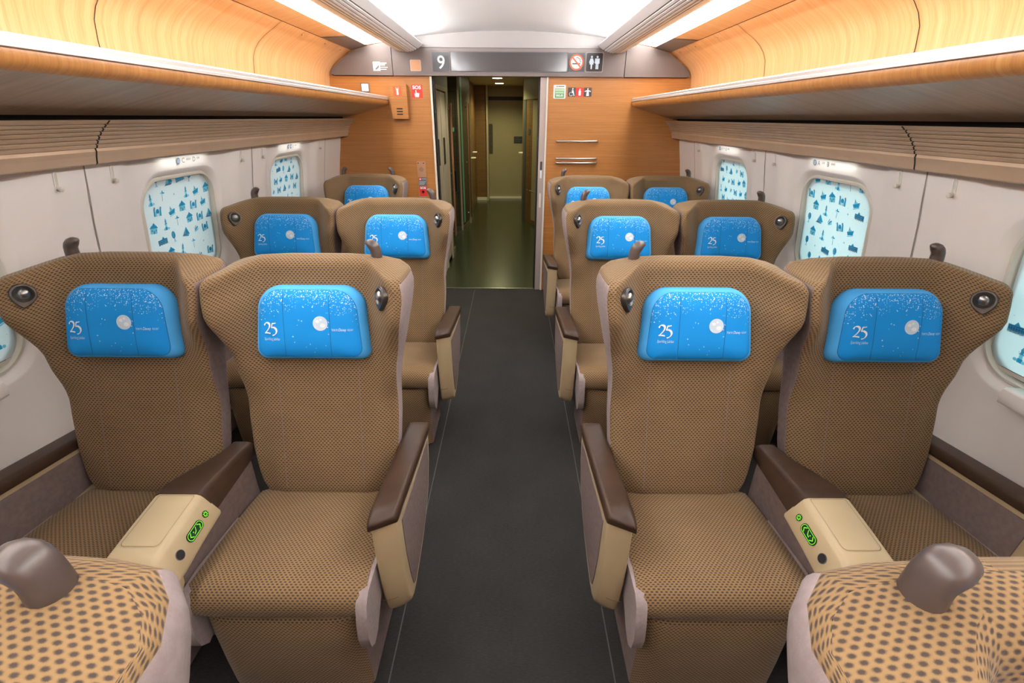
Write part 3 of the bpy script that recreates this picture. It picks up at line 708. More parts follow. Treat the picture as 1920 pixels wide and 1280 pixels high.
for i, mt in enumerate(('signgrey', 'red', 'signgrey')): mb.prism([(.484 + i * .067, 1.716), (.5495 + i * .067, 1.716), (.5495 + i * .067, 1.784), (.484 + i * .067, 1.784)], E, 0, .0012, mt)
mb.disc((.525, 1.774), .006, E, .0012, .002, 'white', 12); mb.prism([(.519, 1.766), (.530, 1.764), (.536, 1.744), (.541, 1.722), (.534, 1.722), (.528, 1.742), (.515, 1.742)], E, .0012, .002, 'white'); mb.tube([E(.511 + .014 * cos(t * .6), 1.735 + .014 * sin(t * .6), .0018) for t in range(3, 11)], .0022, 'white', 6)
mb.prism(rrect(.574, .594, 1.724, 1.762, .006, 4), E, .0012, .002, 'white'); mb.prism([(.578, 1.762), (.588, 1.762), (.592, 1.776), (.580, 1.774)], E, .0012, .002, 'white')
mb.disc((.651, 1.774), .0055, E, .0012, .002, 'white', 12); mb.prism([(.626, 1.758), (.651, 1.768), (.676, 1.758), (.678, 1.752), (.659, 1.756), (.663, 1.722), (.639, 1.722), (.643, 1.756), (.624, 1.752)], E, .0012, .002, 'white')
sign_obj('pictogram_strip', 'strip of three black and red pictograms beside the Wi-Fi sticker', 'sticker', mb)
# magazine rails
def rail(z, label, x0=.410, x1=.760):
    mb = MB(); pts = [E(x0, z, 0), E(x0, z, .030), E(x0 + .008, z, .036), E(x1 - .008, z, .036), E(x1, z, .030), E(x1, z, 0)]
    mb.tube(pts, .0085, 'steel', 12); return tag(mb.build('magazine_rail', smooth=60), label, 'rail', 'steel magazine rails on the end wall')
rail(1.370, 'steel magazine rail on the end wall, the upper single bar'); rail(1.229, 'steel magazine rail on the end wall, the upper of the lower two bars'); rail(1.193, 'steel magazine rail on the end wall, the lowest bar')

# ------------------------------------------------------------------ vestibule
VZ = 2.10
mb = MB(); mb.box(-1.6, 1.6, W + .08, 10.6, VZ, VZ + .05, 'vceil'); mb.box(-.47, -.36, 7.3, 8.0, VZ - .004, VZ, 'black'); structure(mb.build('ceiling_vestibule', smooth=0))
mb = MB(); mb.box(-.80, -.715, W + .08, 6.0, 0, VZ, 'vdark'); mb.box(-1.6, -.80, W + .08, W + .14, 0, VZ, 'vdark'); mb.box(-.712, -.700, 5.3, 6.0, 0, .06, 'steel')
mb.box(-1.62, -1.56, W + .08, 10.6, 0, VZ, 'vbeige'); structure(mb.build('wall_vestibule_left', smooth=0))
# entrance frame on the left vestibule wall
mb = MB()
mb.box(-.716, -.690, 4.86, 4.96, 0, 1.80, 'vframe'); mb.box(-.716, -.700, 4.99, 5.60, 0, 1.78, 'vframe'); mb.box(-.716, -.686, 5.60, 5.68, 0, 1.80, 'vframe'); mb.box(-.716, -.686, 4.86, 5.68, 1.79, 1.83, 'vframe'); mb.box(-.716, -.692, 5.20, 5.26, 0, 1.78, 'vframe')
mb.box(-.702, -.686, 4.90, 4.945, 1.12, 1.36, 'black'); mb.box(-.702, -.690, 5.30, 5.40, 1.10, 1.36, 'black')
structure(mb.build('door_1', smooth=0, bevel=.004))
def grab_pole(x, y, z0, z1, label):
    mb = MB(); mb.tube([(x, y, z0), (x, y, z0 + .01), (x, y, z1 - .01), (x, y, z1)], [.012, .016, .016, .012], 'copper', 14)
    o = tag(mb.build('grab_pole', smooth=60), label, 'grab pole', 'copper grab poles in the vestibule')
    for z in (z0 + .06, (z0 + z1) / 2, z1 - .06):
        mb = MB(); mb.tube([(x, y, z), (x - .035, y, z)], .008, 'steel', 8); mb.build('bracket', o)
    return o
grab_pole(-.685, 5.93, .20, 1.695, 'copper grab pole at the end of the near vestibule wall, the longer one')
# cabinet block
def cab(poly, name, mat, z1=VZ): 
    mb = MB(); mb.prism(poly, lambda p, q, d: (p, q, d), 0, z1, mat); return mb
mb = cab([(-1.5, 7.17), (-.735, 7.17), (-.715, 7.19), (-.665, 7.62), (-.652, 8.24), (-.70, 8.32), (-1.5, 8.32)], 'c', 'vdark')
o = tag(mb.build('equipment_cabinet', smooth=25), 'dark wood grained cabinet on the left side of the vestibule', 'cabinet')
mb = MB(); mb.box(-.737, -.712, 7.163, 7.195, 0, VZ, 'vframe'); mb.build('corner_trim', o, smooth=0, bevel=.004)
mb = MB(); mb.add([(-.709 + .040 * u, 7.195 + .36 * u - .0, z) for z in (.1, 2.05) for u in (.15, .45)], [(0, 1, 3, 2)], 'teal'); mb.build('teal_reflection', o, smooth=0)  # teal reflection on the cabinet side, put in as a coloured strip
mb = MB(); mb.box(-.90, -.895, 7.166, 7.17, 0.1, 1.86, 'black'); mb.box(-.90, -.765, 7.166, 7.17, 1.86, 1.866, 'black'); mb.box(-.768, -.764, 7.166, 7.17, .1, 1.86, 'black'); mb.build('door_gap', o, smooth=0)
mb = MB(); mb.prism(rrect(-.845, -.79, 1.37, 1.425, .01), lambda p, q, d: (p, 7.17 - d, q), 0, .02, 'teal'); mb.build('latch', o, smooth=30)
mb = MB(); mb.prism(rrect(-.842, -.778, .555, .865, .028), lambda p, q, d: (p, 7.17 - d, q), 0, .004, 'bluegrey'); mb.prism(rrect(-.835, -.785, .562, .858, .024), lambda p, q, d: (p, 7.17 - d, q), .004, .006, 'black'); mb.build('inspection_window', o, smooth=0)
mb = MB(); mb.prism([(-1.5, 7.165), (-.73, 7.165), (-.708, 7.185), (-.658, 7.62), (-.645, 8.24), (-.66, 8.24), (-.68, 7.62), (-.73, 7.2), (-1.5, 7.2)], lambda p, q, d: (p, q, d), 0, .06, 'steel'); mb.build('kick_plate', o, smooth=25)
mb = MB(); mb.box(-.668, -.640, 7.72, 7.80, 0, 1.75, 'vframe'); mb.box(-.668, -.644, 7.81, 7.98, .05, 1.73, 'black'); mb.box(-.668, -.638, 7.98, 8.06, 0, 1.75, 'steel'); mb.build('side_door', o, smooth=0, bevel=.003)
grab_pole(-.625, 7.45, .16, 1.74, 'copper grab pole on the cabinet deeper in the vestibule, the shorter one')
def ring_handle(x, y, z, sgn, label):
    mb = MB(); mb.tube([(x, y, z), (x + sgn * .05, y - .02, z), (x + sgn * .065, y - .06, z), (x + sgn * .065, y - .12, z), (x + sgn * .045, y - .16, z), (x, y - .17, z)], .011, 'jambtrim', 10)
    return tag(mb.build('safety_handrail', smooth=60), label, 'handle', 'loop handles in the vestibule')
ring_handle(-.641, 8.22, .96, 1, 'pale loop handle on the dark cabinet, the nearer one'); ring_handle(-.695, 9.3, .98, 1, 'pale loop handle deeper in the vestibule, beyond the dark cabinet')
ring_handle(.205, 8.9, 1.0, -1, 'pale loop handle on the right side of the vestibule')
# far wall
mb = MB(); mb.box(-1.5, -.475, 10.10, 10.16, 0, VZ, 'vwood'); mb.box(-1.5, -.475, 10.09, 10.10, 0, .06, 'jambtrim'); mb.box(-1.5, -.70, 8.32, 10.1, 0, VZ, 'vwood'); mb.box(.26, 1.5, 10.10, 10.16, 0, VZ, 'vwood')
mb.box(-1.5, 1.5, 10.40, 10.46, 0, VZ, 'vbeige'); mb.box(-.475, .26, 10.30, 10.40, 1.92, VZ, 'vbeige'); mb.box(-.49, -.455, 10.05, 10.36, 0, VZ, 'vframe'); structure(mb.build('wall_vestibule_end', smooth=0))
mb = MB(); mb.box(-.455, .26, 10.345, 10.40, .04, 1.86, 'vbeige'); mb.box(-.455, .26, 10.33, 10.40, 1.86, 1.92, 'black'); mb.box(-.455, .26, 10.30, 10.40, 0, .04, 'jambtrim')
dr = structure(mb.build('door_2', smooth=0, bevel=.003))
mb = MB(); mb.prism(rrect(-.455, -.375, .88, 1.44, .02), lambda p, q, d: (p, 10.345 - d, q), 0, .006, 'bluegrey'); mb.prism(rrect(-.447, -.383, .89, 1.43, .016), lambda p, q, d: (p, 10.345 - d, q), .006, .008, 'vdark'); mb.build('finger_plate', dr, smooth=0)
mb = MB(); mb.prism([(.05, 1.08), (.24, 1.08), (.24, 1.21), (.05, 1.21)], lambda p, q, d: (p, 10.345 - d, q), 0, .003, 'signgrey')
for i, w_ in enumerate((.08, .13, .10)): mb.prism([(.075, 1.185 - i * .035), (.075 + w_, 1.185 - i * .035), (.075 + w_, 1.192 - i * .035), (.075, 1.192 - i * .035)], lambda p, q, d: (p, 10.345 - d, q), .003, .004, 'labelgrey')
tag(mb.build('door_notice_plate', smooth=0), 'small dark notice plate on the far beige door', 'sign')
# right side of the vestibule
mb = MB(); mb.prism([(.19, 8.13), (.205, 8.05), (.275, 7.84), (.40, 7.58), (1.5, 7.58), (1.5, 10.1), (.215, 10.1)], lambda p, q, d: (p, q, d), 0, VZ, 'vwood'); mb.box(.42, .50, W + .08, 7.6, 0, VZ, 'vbeige'); mb.box(.42, 1.6, W + .085, W + .14, 0, VZ, 'vbeige')
structure(mb.build('wall_vestibule_right', smooth=0))
mb = MB()
def RS(t, z, d=0):
    a, b = Vector((.205, 8.05)), Vector((.40, 7.58)); p = a + (b - a) * t; n = Vector((b - a).normalized()); n = Vector((n.y, -n.x)) * 1
    if n.x > 0: n = -n
    p = p + n * d; return (p.x, p.y, z)
for t0, t1, z0, z1, d, mt in ((0, 1, 1.80, VZ, .02, 'vbeige'), (0, .16, 0, 1.80, .012, 'bluegrey'), (.16, .30, 0, 1.80, .002, 'black'), (.30, 1, .06, 1.78, .010, 'vbeige'), (.3, 1, .50, .515, .014, 'vframe'), (.36, .5, 1.32, 1.40, .02, 'bluegrey')):
    vs = [RS(t, z, dd) for dd in (-.01, d) for z in (z0, z1) for t in (t0, t1)]
    mb.add(vs, [(4, 5, 7, 6), (0, 2, 3, 1), (0, 1, 5, 4), (2, 6, 7, 3), (0, 4, 6, 2), (1, 3, 7, 5)], mt)
structure(mb.build('door_3', smooth=0))
def downlight(x, y, label):
    mb = MB(); mb.tube([(x, y, VZ + .002), (x, y, VZ - .010)], .085, 'jambtrim', 28); o = tag(mb.build('ceiling_downlight', smooth=40), label, 'ceiling light', 'round vestibule downlights')
    mb = MB(); mb.tube([(x, y, VZ - .0095), (x, y, VZ - .0125)], .072, 'vlamp', 28); mb.build('lens', o)
    L = bpy.data.lights.new('downlight', 'SPOT'); L.energy = 42; L.spot_size = radians(150); L.spot_blend = .6; L.color = (1, .95, .50); L.shadow_soft_size = .07
    lo = bpy.data.objects.new('downlight', L); COL.objects.link(lo); lo.location = (x, y, VZ - .03)
downlight(-.215, 8.15, 'round glowing downlight in the vestibule ceiling, the nearer one'); downlight(-.215, 9.35, 'round glowing downlight in the vestibule ceiling, the farther one')
downlight(-.2, 5.3, 'added unseen downlight just beyond the doorway, hidden behind the bulkhead') if False else None
L = bpy.data.lights.new('entrance_fill', 'SPOT'); L.energy = 34; L.spot_size = radians(120); L.spot_blend = .5; L.color = (1, .93, .74); L.shadow_soft_size = .08  # unseen fill light added to brighten the frames by the doorway
lo = bpy.data.objects.new('entrance_fill', L); COL.objects.link(lo); lo.location = (-.2, 5.3, VZ - .02)
L = bpy.data.lights.new('passage_fill', 'SPOT'); L.energy = 26; L.spot_size = radians(165); L.spot_blend = .4; L.color = (1, .96, .52); L.shadow_soft_size = .08  # unseen fill light added to brighten the cabinet front and passage
lo = bpy.data.objects.new('passage_fill', L); COL.objects.link(lo); lo.location = (-.25, 6.45, VZ - .02)

# ------------------------------------------------------------------ the seat
ZB, ZT = .40, 1.158
KREC = .2877
def yb(z): return KREC * (z - .42)
HW = [(.40, .185), (.42, .203), (.45, .220), (.48, .228), (.55, .240), (.66, .246), (.78, .246), (.86, .252), (.95, .268), (1.03, .283), (1.10, .290), (1.2, .290)]
FWD = [(.70, 0), (.86, .040), (1.05, .125), (1.2, .128)]
def backrest(parent, flip):
    mb = MB(); NF = 28
    rings = []; uvs = []
    def ring(z, shrink, zz, vlen):
        hw = interp(HW, z) - shrink * .2 - .012 * (1 - sqrt(max(0, 1 - max(0, (zz - (ZT - .06)) / .061) ** 2))); fw = ssm(FWD, z); y0 = yb(z)
        r = .018; th_ = .105
        front = []
        for i in range(NF + 1):
            s = -1 + 2 * i / NF; a = abs(s)
            g = sstep(.54, 1.06, a) * 1.05
            pad = .016 * (1 - sstep(.0, .62, a)) * sstep(.42, .5, z) * (1 - sstep(.98, 1.12, z)) * .5
            x = s * (hw - r)
            front.append((x, y0 - fw * g - pad * .6 + .012 * sstep(.70, .98, a) * (1 - sstep(.75, .95, z)) + shrink))
        ye = front[-1][1]; yk = y0 + th_ - shrink
        yk = max(yk, ye + .02)
        yk2 = y0 + th_ - shrink
        def side_pts(bulge):
            out = []
            for a, k in ((22, .05), (45, .2), (68, .45), (90, .7)): out.append((hw - r + r * sin(radians(a)) + bulge * k, ye + r - r * cos(radians(a))))
            ys_ = ye + r; d_ = max(.01, yk - .012 - ys_)
            out += [(hw + bulge * .9, ys_ + d_ * .35), (hw + bulge, ys_ + d_ * .68), (hw + bulge * .3 - .006, ys_ + d_ * .90), (hw - .030, ys_ + d_ + .010)]
            return out
        B = .014 * sstep(.72, .98, z)
        sr = side_pts(B if flip > 0 else .001); sl = side_pts(B if flip < 0 else .001)
        hb = hw - .035
        bk = [(hb * k, yk + .010 * (1 - k * k)) for k in (.8, .4, 0, -.4, -.8)]
        pts = front + sr + bk + [(-x, y) for x, y in sl[::-1]]
        return [(x, y, zz - .030 * sstep(.55, 1.0, abs(x) / hw) * sstep(.95, 1.13, zz) * (1 - .6 * sstep(0, .12, y - y0))) for x, y in pts]
    zs = []
    nb = 26; rt, rbm = .038, .022
    for a in (90, 60, 30): zs.append((ZB + rbm, rbm * (1 - cos(radians(a))) * 1.0, ZB + rbm - rbm * sin(radians(a))))
    for k in range(nb + 1): z = ZB + rbm + (ZT - rt - ZB - rbm) * k / nb; zs.append((z, 0, z))
    for a in (15, 30, 45, 60, 75, 88): zs.append((ZT - rt, rt * (1 - cos(radians(a))), ZT - rt + rt * sin(radians(a))))
    vl = 0; prev = None; allr = []
    for z, sh, zz in zs:
        rg = ring(z, sh, zz, vl); 
        c = Vector(rg[NF // 2]); vl += (c - prev).length if prev else 0; prev = c
        allr.append((rg, vl))
    n = len(allr[0][0])
    uvs = []; ns = 8
    for rg, v in allr:
        u = 0; us = []
        mid = NF // 2
        acc = [0] * n
        for i in range(mid + 1, NF + ns + 3): acc[i] = acc[i - 1] + (Vector(rg[i]) - Vector(rg[i - 1])).length
        for i in range(mid - 1, mid - 1 - NF // 2 - ns - 2, -1): acc[i % n] = acc[(i + 1) % n] - (Vector(rg[i % n]) - Vector(rg[(i + 1) % n])).length
        uvs += [(a_, v) for a_ in acc]
    nr = len(allr)
    def mf(i, j):
        if i == -1: return 'mauve_light' if j > 3 else 'mauve'
        if i < NF + 3 or i >= n - 3: return 'fabric'
        if j >= nr - 7 and NF + ns <= i < n - ns: return 'fabric'
        if j >= nr - 4: return 'fabric'
        inner = (NF <= i < NF + ns) if flip < 0 else (i >= n - ns)
        if inner: return 'mauve'
        return 'mauve_light'
    mb.loft([r for r, _ in allr], 'fabric', True, False, mf, uvs)
    top, vtop = allr[-1]
    fo = list(range(n - 4, n)) + list(range(0, NF + 5)); bo = [n - 4] + list(range(n - 5, NF + 4, -1)) + [NF + 4]
    fr0 = [Vector(top[i]) for i in fo]; fr = [a.lerp(b, k / 5) for a, b in zip(fr0, fr0[1:]) for k in range(5)] + [fr0[-1]]; K = len(fr); bk_ = [Vector(top[i]) for i in bo]
    def cum(l):
        a = [0]
        for p, q in zip(l, l[1:]): a.append(a[-1] + (q - p).length)
        return [x / a[-1] for x in a]
    cf, cb = cum(fr), cum(bk_)
    def along(t):
        for k in range(len(cb) - 1):
            if t <= cb[k + 1] + 1e-9: return bk_[k].lerp(bk_[k + 1], (t - cb[k]) / max(1e-9, cb[k + 1] - cb[k]))
        return bk_[-1]
    vs = []; uv2 = []
    for j in range(6):
        for i, p in enumerate(fr):
            q = p.lerp(along(cf[i]), j / 5); vs.append((q.x, q.y, q.z + .003 * sin(pi * j / 5) * min(1, 12 * min(cf[i], 1 - cf[i])))); uv2.append((q.x, vtop + q.y - fr[K // 2].y))
    mb.add(vs, [(j * K + i, j * K + i + 1, (j + 1) * K + i + 1, (j + 1) * K + i) for j in range(5) for i in range(K - 1)], 'fabric', uv2)
    for x in (-.128, .128):
        zz = [.44 + .60 * k / 24 for k in range(25)]; vs = []
        for z in zz:
            hw = interp(HW, z) - .018; a = abs(x) / hw
            y = yb(z) - ssm(FWD, z) * sstep(.54, 1.06, a) * 1.05 - .016 * (1 - sstep(0, .62, a)) * sstep(.42, .5, z) * (1 - sstep(.98, 1.12, z)) * .3 - .0022
            vs += [(x - .0011, y, z), (x + .0011, y, z)]
        mb.add(vs, [(2 * k, 2 * k + 1, 2 * k + 3, 2 * k + 2) for k in range(24)], 'mauve')
    return mb.build('backrest', parent, smooth=50)

def front_y(x, z):
    hw = interp(HW, z) - .018; a = abs(x) / hw
    return yb(z) - ssm(FWD, z) * sstep(.54, 1.06, a) * 1.05

def cushion(parent):
    mb = MB(); hw = .232
    path = [(.03, .415), (-.01, .424), (-.06, .432), (-.14, .440), (-.22, .447), (-.29, .452), (-.335, .453), (-.365, .449), (-.386, .438), (-.399, .420), (-.404, .398), (-.402, .375), (-.394, .361), (-.383, .357)]
    NU = 20; vs = []; uv = []; L_ = [0]
    for a, b in zip(path, path[1:]): L_.append(L_[-1] + hypot(b[0] - a[0], b[1] - a[1]))
    def pt(i, j):
        s = -1 + 2 * i / NU; y, z = path[j]
        e = abs(s) ** 7
        return (s * (hw + .004 * (j > 6)), y + (.012 * e if j > 6 else 0), z - .016 * e * (1 if j < 10 else .3))
    w = NU + 1
    vs = [pt(i, j) for j in range(len(path)) for i in range(w)]
    uv = [(-hw + 2 * hw * i / NU, -L_[j]) for j in range(len(path)) for i in range(w)]
    mb.add(vs, [(j * w + i, j * w + i + 1, (j + 1) * w + i + 1, (j + 1) * w + i) for j in range(len(path) - 1) for i in range(NU)], 'fabric', uv)
    for i in (0, NU):
        e = [pt(i, j) for j in range(len(path))]
        mb.add(e + [(e[-1][0], .03, .357)], [list(range(len(e) + 1))], 'mauve_light')
    mb.add([(-hw, .03, .357), (hw, .03, .357), (hw, -.383, .357), (-hw, -.383, .357)], [(0, 1, 2, 3)], 'mauve')
    o = mb.build('seat_cushion', parent, smooth=50, normals=False)
    mb = MB()   # skirt panel under the cushion
    prof = [(-.385, .352), (-.394, .335), (-.396, .25), (-.392, .12), (-.386, .012)]
    NU = 16; w = NU + 1
    def q(i, j):
        s = -1 + 2 * i / NU; y, z = prof[j]; return (s * .208, y + .03 * abs(s) ** 8, z)
    mb.add([q(i, j) for j in range(5) for i in range(w)], [(j * w + i, j * w + i + 1, (j + 1) * w + i + 1, (j + 1) * w + i) for j in range(4) for i in range(NU)], 'fabric', [(.416 * i / NU, z * 1.02) for y, z in prof for i in range(w)])
    for sx in (-1, 1):
        mb.add([(sx * .208, prof[j][0] + .03, prof[j][1]) for j in range(5)] + [(sx * .208, -.1, .012), (sx * .208, -.1, .352)], [list(range(7))], 'mauve')
    mb.build('front_skirt', parent, smooth=50, normals=False)
    for sx in (-1, 1):   # side lobes of the cushion
        mb = MB()
        poly = [(-.10, .415), (-.30, .435), (-.372, .432), (-.398, .41), (-.412, .36), (-.418, .31), (-.410, .265), (-.385, .240), (-.350, .250), (-.31, .29), (-.25, .33), (-.10, .345)]
        mb.prism(poly, lambda p, q_, d: (sx * d, p, q_), .214, .243, 'mauve_light'); mb.build('side_lobe', parent, smooth=40, bevel=.010, seg=3)

def pillow(parent):
    PC_Z = .972; T = .064
    base = Matrix.Translation((0, yb(PC_Z) - .004, PC_Z)) @ Matrix.Rotation(-math.atan(KREC), 4, 'X')
    # outline: rounded trapezoid, slightly wavy lower edge
    def outline(k):
        pts = rrect(-.170, .170, -.118, .116, [.040, .040, .072, .072], 14)
        out = []
        for x, z in pts:
            f = 1 - .058 * (z / .116)
            zz = z
            if z < -.08: zz = z + .010 * cos(x / .17 * pi / 2 * 1.0) * (1 if abs(x) < .17 else 0)
            out.append((x * f * k, zz * k + 0))
        return out
    O = outline(1); n = len(O)
    ang = [atan2(z, x) % (2 * pi) for x, z in O]; rad = [hypot(x, z) for x, z in O]
    order = sorted(range(n), key=lambda i: ang[i])
    def rmax(a):
        a %= 2 * pi
        pa, pr = ang[order[-1]] - 2 * pi, rad[order[-1]]
        for i in order + [order[0]]:
            ca = ang[i]; 
            if ca < pa: ca += 2 * pi
            if a <= ca:
                t = (a - pa) / max(1e-9, ca - pa); return pr + (rad[i] - pr) * t
            pa, pr = ca, rad[i]
        return pr
    def h(t): return T * (max(0, 1 - t ** 5)) ** .42 - .0012 * math.exp(-((t - .885) / .012) ** 2) + .004 * (1 - t * t)
    def H(x, z): return h(min(1, hypot(x, z) / rmax(atan2(z, x))))
    def F(x, z, d): return base @ Vector((x, -(H(x, z) + d), z))
    mb = MB(); ts = [.12, .3, .5, .65, .76, .84, .87, .885, .90, .93, .955, .975, .99, 1.0]
    rings = [[base @ Vector((x * t, -h(t), z * t)) for x, z in O] for t in ts] + [[base @ Vector((x * .97, .006, z * .97)) for x, z in O]]
    uvs = [(x * t, z * t) for t in ts for x, z in O] + [(x, z) for x, z in O]
    mb.loft(rings, 'blue', True, True, lambda i, j: ('print' if (i == -1 and j == 0) or (i >= 0 and j < 7) else 'blue'), uvs)
    # stitched seams
    for x0, x1 in ((-.068, -.068), (.070, .070)):
        zz = [-.098 + .192 * k / 24 for k in range(25)]
        vs = []
        for k, z in enumerate(zz):
            x = x0 + (x1 - x0) * (1 - k / 24); vs += [F(x - .0007, z, .0006), F(x + .0007, z, .0006)]
        mb.add(vs, [(2 * k, 2 * k + 1, 2 * k + 3, 2 * k + 2) for k in range(24)], 'blue_seam')
    vs = []; t = .886
    for x, z in O: vs += [F(x * (t - .004), z * (t - .004), .0006), F(x * (t + .004), z * (t + .004), .0006)]
    mb.add(vs, [(2 * i, 2 * i + 1, 2 * ((i + 1) % n) + 1, 2 * ((i + 1) % n)) for i in range(n)], 'blue_seam')
    # big numerals as broad-nib strokes
    def stroke(pts, w0=.0042, w1=.0008, nib=radians(35)):
        fine = []
        for i in range(len(pts) - 1):
            p0 = pts[max(0, i - 1)]; p1 = pts[i]; p2 = pts[i + 1]; p3 = pts[min(len(pts) - 1, i + 2)]
            for k in range(6):
                u = k / 6
                fine.append(tuple(.5 * (2 * b + (c - a) * u + (2 * a - 5 * b + 4 * c - d) * u * u + (3 * b - a - 3 * c + d) * u ** 3) for a, b, c, d in zip(p0, p1, p2, p3)))
        fine.append(pts[-1]); vs = []
        for i, p in enumerate(fine):
            q0 = fine[max(0, i - 1)]; q1 = fine[min(len(fine) - 1, i + 1)]; dx, dz = q1[0] - q0[0], q1[1] - q0[1]; l = hypot(dx, dz) or 1
            w = w1 + w0 * abs(sin(atan2(dz, dx) - nib)); nx, nz = -dz / l * w, dx / l * w
            vs += [F(p[0] + nx, p[1] + nz, .001), F(p[0] - nx, p[1] - nz, .001)]
        mb.add(vs, [(2 * k, 2 * k + 1, 2 * k + 3, 2 * k + 2) for k in range(len(fine) - 1)], 'white')
    X, Z = -.113, -.013; s = .035
    P_ = lambda l: [(X + s * a, Z + s * b) for a, b in l]
    stroke(P_([(-.42, .28), (-.30, .48), (-.08, .50), (.06, .36), (.02, .12), (-.16, -.14), (-.40, -.40)]), .0024)
    stroke(P_([(-.42, -.39), (-.2, -.36), (.10, -.40)]), .0017)
    stroke(P_([(.30, .46), (.45, .46), (.62, .50)]), .0015)
    stroke(P_([(.30, .46), (.25, .25), (.20, .08)]), .0015)
    stroke(P_([(.20, .08), (.40, .12), (.60, -.02), (.64, -.25), (.50, -.48), (.26, -.58)]), .0024)
    mb.text('Sparkling Jubilee', .0120, F, .001, 'paleprint', -.107, -.048, shear=.3, sx=.62)
    mb.text('TOKYO', .0088, F, .001, 'white', .0745, -.019, align='LEFT', sx=.62); mb.text('Disney', .0125, F, .001, 'white', .0945, -.0195, align='LEFT', shear=.25, sx=.64); mb.text('RESORT', .0082, F, .001, 'paleprint', .1205, -.019, align='LEFT', sx=.58)
    # plain moon and sparkles
    mb.flat([(+.042 + .022 * cos(2 * pi * k / 24), .004 + .022 * sin(2 * pi * k / 24)) for k in range(24)], F, .0008, 'paleprint')
    for cx, cz_, r in ((.034, .010, .006), (.049, -.002, .008), (.044, .015, .004)): mb.flat([(cx + r * cos(2 * pi * k / 12), cz_ + r * .8 * sin(2 * pi * k / 12)) for k in range(12)], F, .0012, 'white')
    rr = random.Random(5)
    for k in range(16):
        cx, cz_, r = rr.uniform(-.045, .07), rr.uniform(-.085, .02), rr.uniform(.0012, .0030)
        mb.flat([(cx + (r if i % 2 == 0 else r * .35) * cos(i * pi / 4), cz_ + (r if i % 2 == 0 else r * .35) * sin(i * pi / 4)) for i in range(8)], F, .001, 'white')
    return mb.build('headrest_pillow', parent, smooth=60)

def knob(parent, x, inward):
    mb = MB(); y0 = yb(1.15) + .046
    path = [(0, -.012), (0, .004), (.0005, .014), (.002, .023), (.006, .031), (.012, .037), (.019, .041), (.025, .0415), (.029, .040), (.031, .038)]
    rx = [.0175, .0170, .0165, .0165, .0168, .0160, .0135, .0100, .0060, .001]; ry = [.021, .0205, .020, .020, .0205, .0205, .018, .0145, .009, .002]
    rings = []
    for i, (p, q) in enumerate(path):
        a = path[max(0, i - 1)]; b = path[min(len(path) - 1, i + 1)]; dx, dz = b[0] - a[0], b[1] - a[1]; l = hypot(dx, dz); nx, nz = dz / l, -dx / l
        rings.append([(x + inward * (p + nx * rx[i] * cos(2 * pi * k / 20)), y0 + ry[i] * sin(2 * pi * k / 20), ZT - .002 + q + nz * rx[i] * cos(2 * pi * k / 20)) for k in range(20)])
    mb.loft(rings, 'horn'); return mb.build('grab_knob', parent, smooth=70)

def lamp(parent, o):
    cx, cz_ = o * .232, 1.078
    e = .004
    p0 = Vector((cx, front_y(cx, cz_), cz_)); px = Vector((cx + e, front_y(cx + e, cz_), cz_)) - p0; pz = Vector((cx, front_y(cx, cz_ + e), cz_ + e)) - p0
    # wing tangent frame
    zx = pz.normalized(); xx = (px - zx * px.dot(zx)).normalized(); nn = xx.cross(zx); nn = nn if nn.y < 0 else -nn
    F = lambda p, q, d: p0 + xx * p + zx * q + nn * d
    def drop(k): 
        pts = []
        for i in range(40):
            a = 2 * pi * i / 40; r = .030 * k; x_, z_ = r * cos(a), r * sin(a)
            if z_ < 0: z_ *= 1.0 + .42 * (1 - abs(cos(a)))
            pts.append((x_, z_))
        return pts
    mb = MB(); mb.loft([[F(p, q, -.010) for p, q in drop(1.0)], [F(p, q, .006) for p, q in drop(1.0)], [F(p, q, .009) for p, q in drop(.93)], [F(p, q, .009) for p, q in [(.0245 * cos(2 * pi * i / 40), .0245 * sin(2 * pi * i / 40)) for i in range(40)]]], 'lampring', True, False)
    lo_ = mb.build('reading_lamp', parent, smooth=40)
    mb = MB(); C = lambda r: [(r * cos(2 * pi * i / 32), r * sin(2 * pi * i / 32)) for i in range(32)]
    mb.loft([[F(p, q, d) for p, q in C(r)] for r, d in ((.0245, .009), (.0235, .0105), (.0225, .0085), (.0175, .004), (.015, .002))], 'lampcup', False, True); mb.build('lamp_cup', lo_, smooth=40)
    mb = MB(); rg = []
    for k in range(1, 9):
        a = pi / 2 * k / 8; rg.append([F(p - o * .001, q + .001, .004 + .0150 * sin(a)) for p, q in C(max(.0004, .0155 * cos(a)))])
    mb.loft([[F(p, q, .003) for p, q in C(.0155)]] + rg, 'chrome', False, True); mb.build('lamp_ball', lo_, smooth=60)

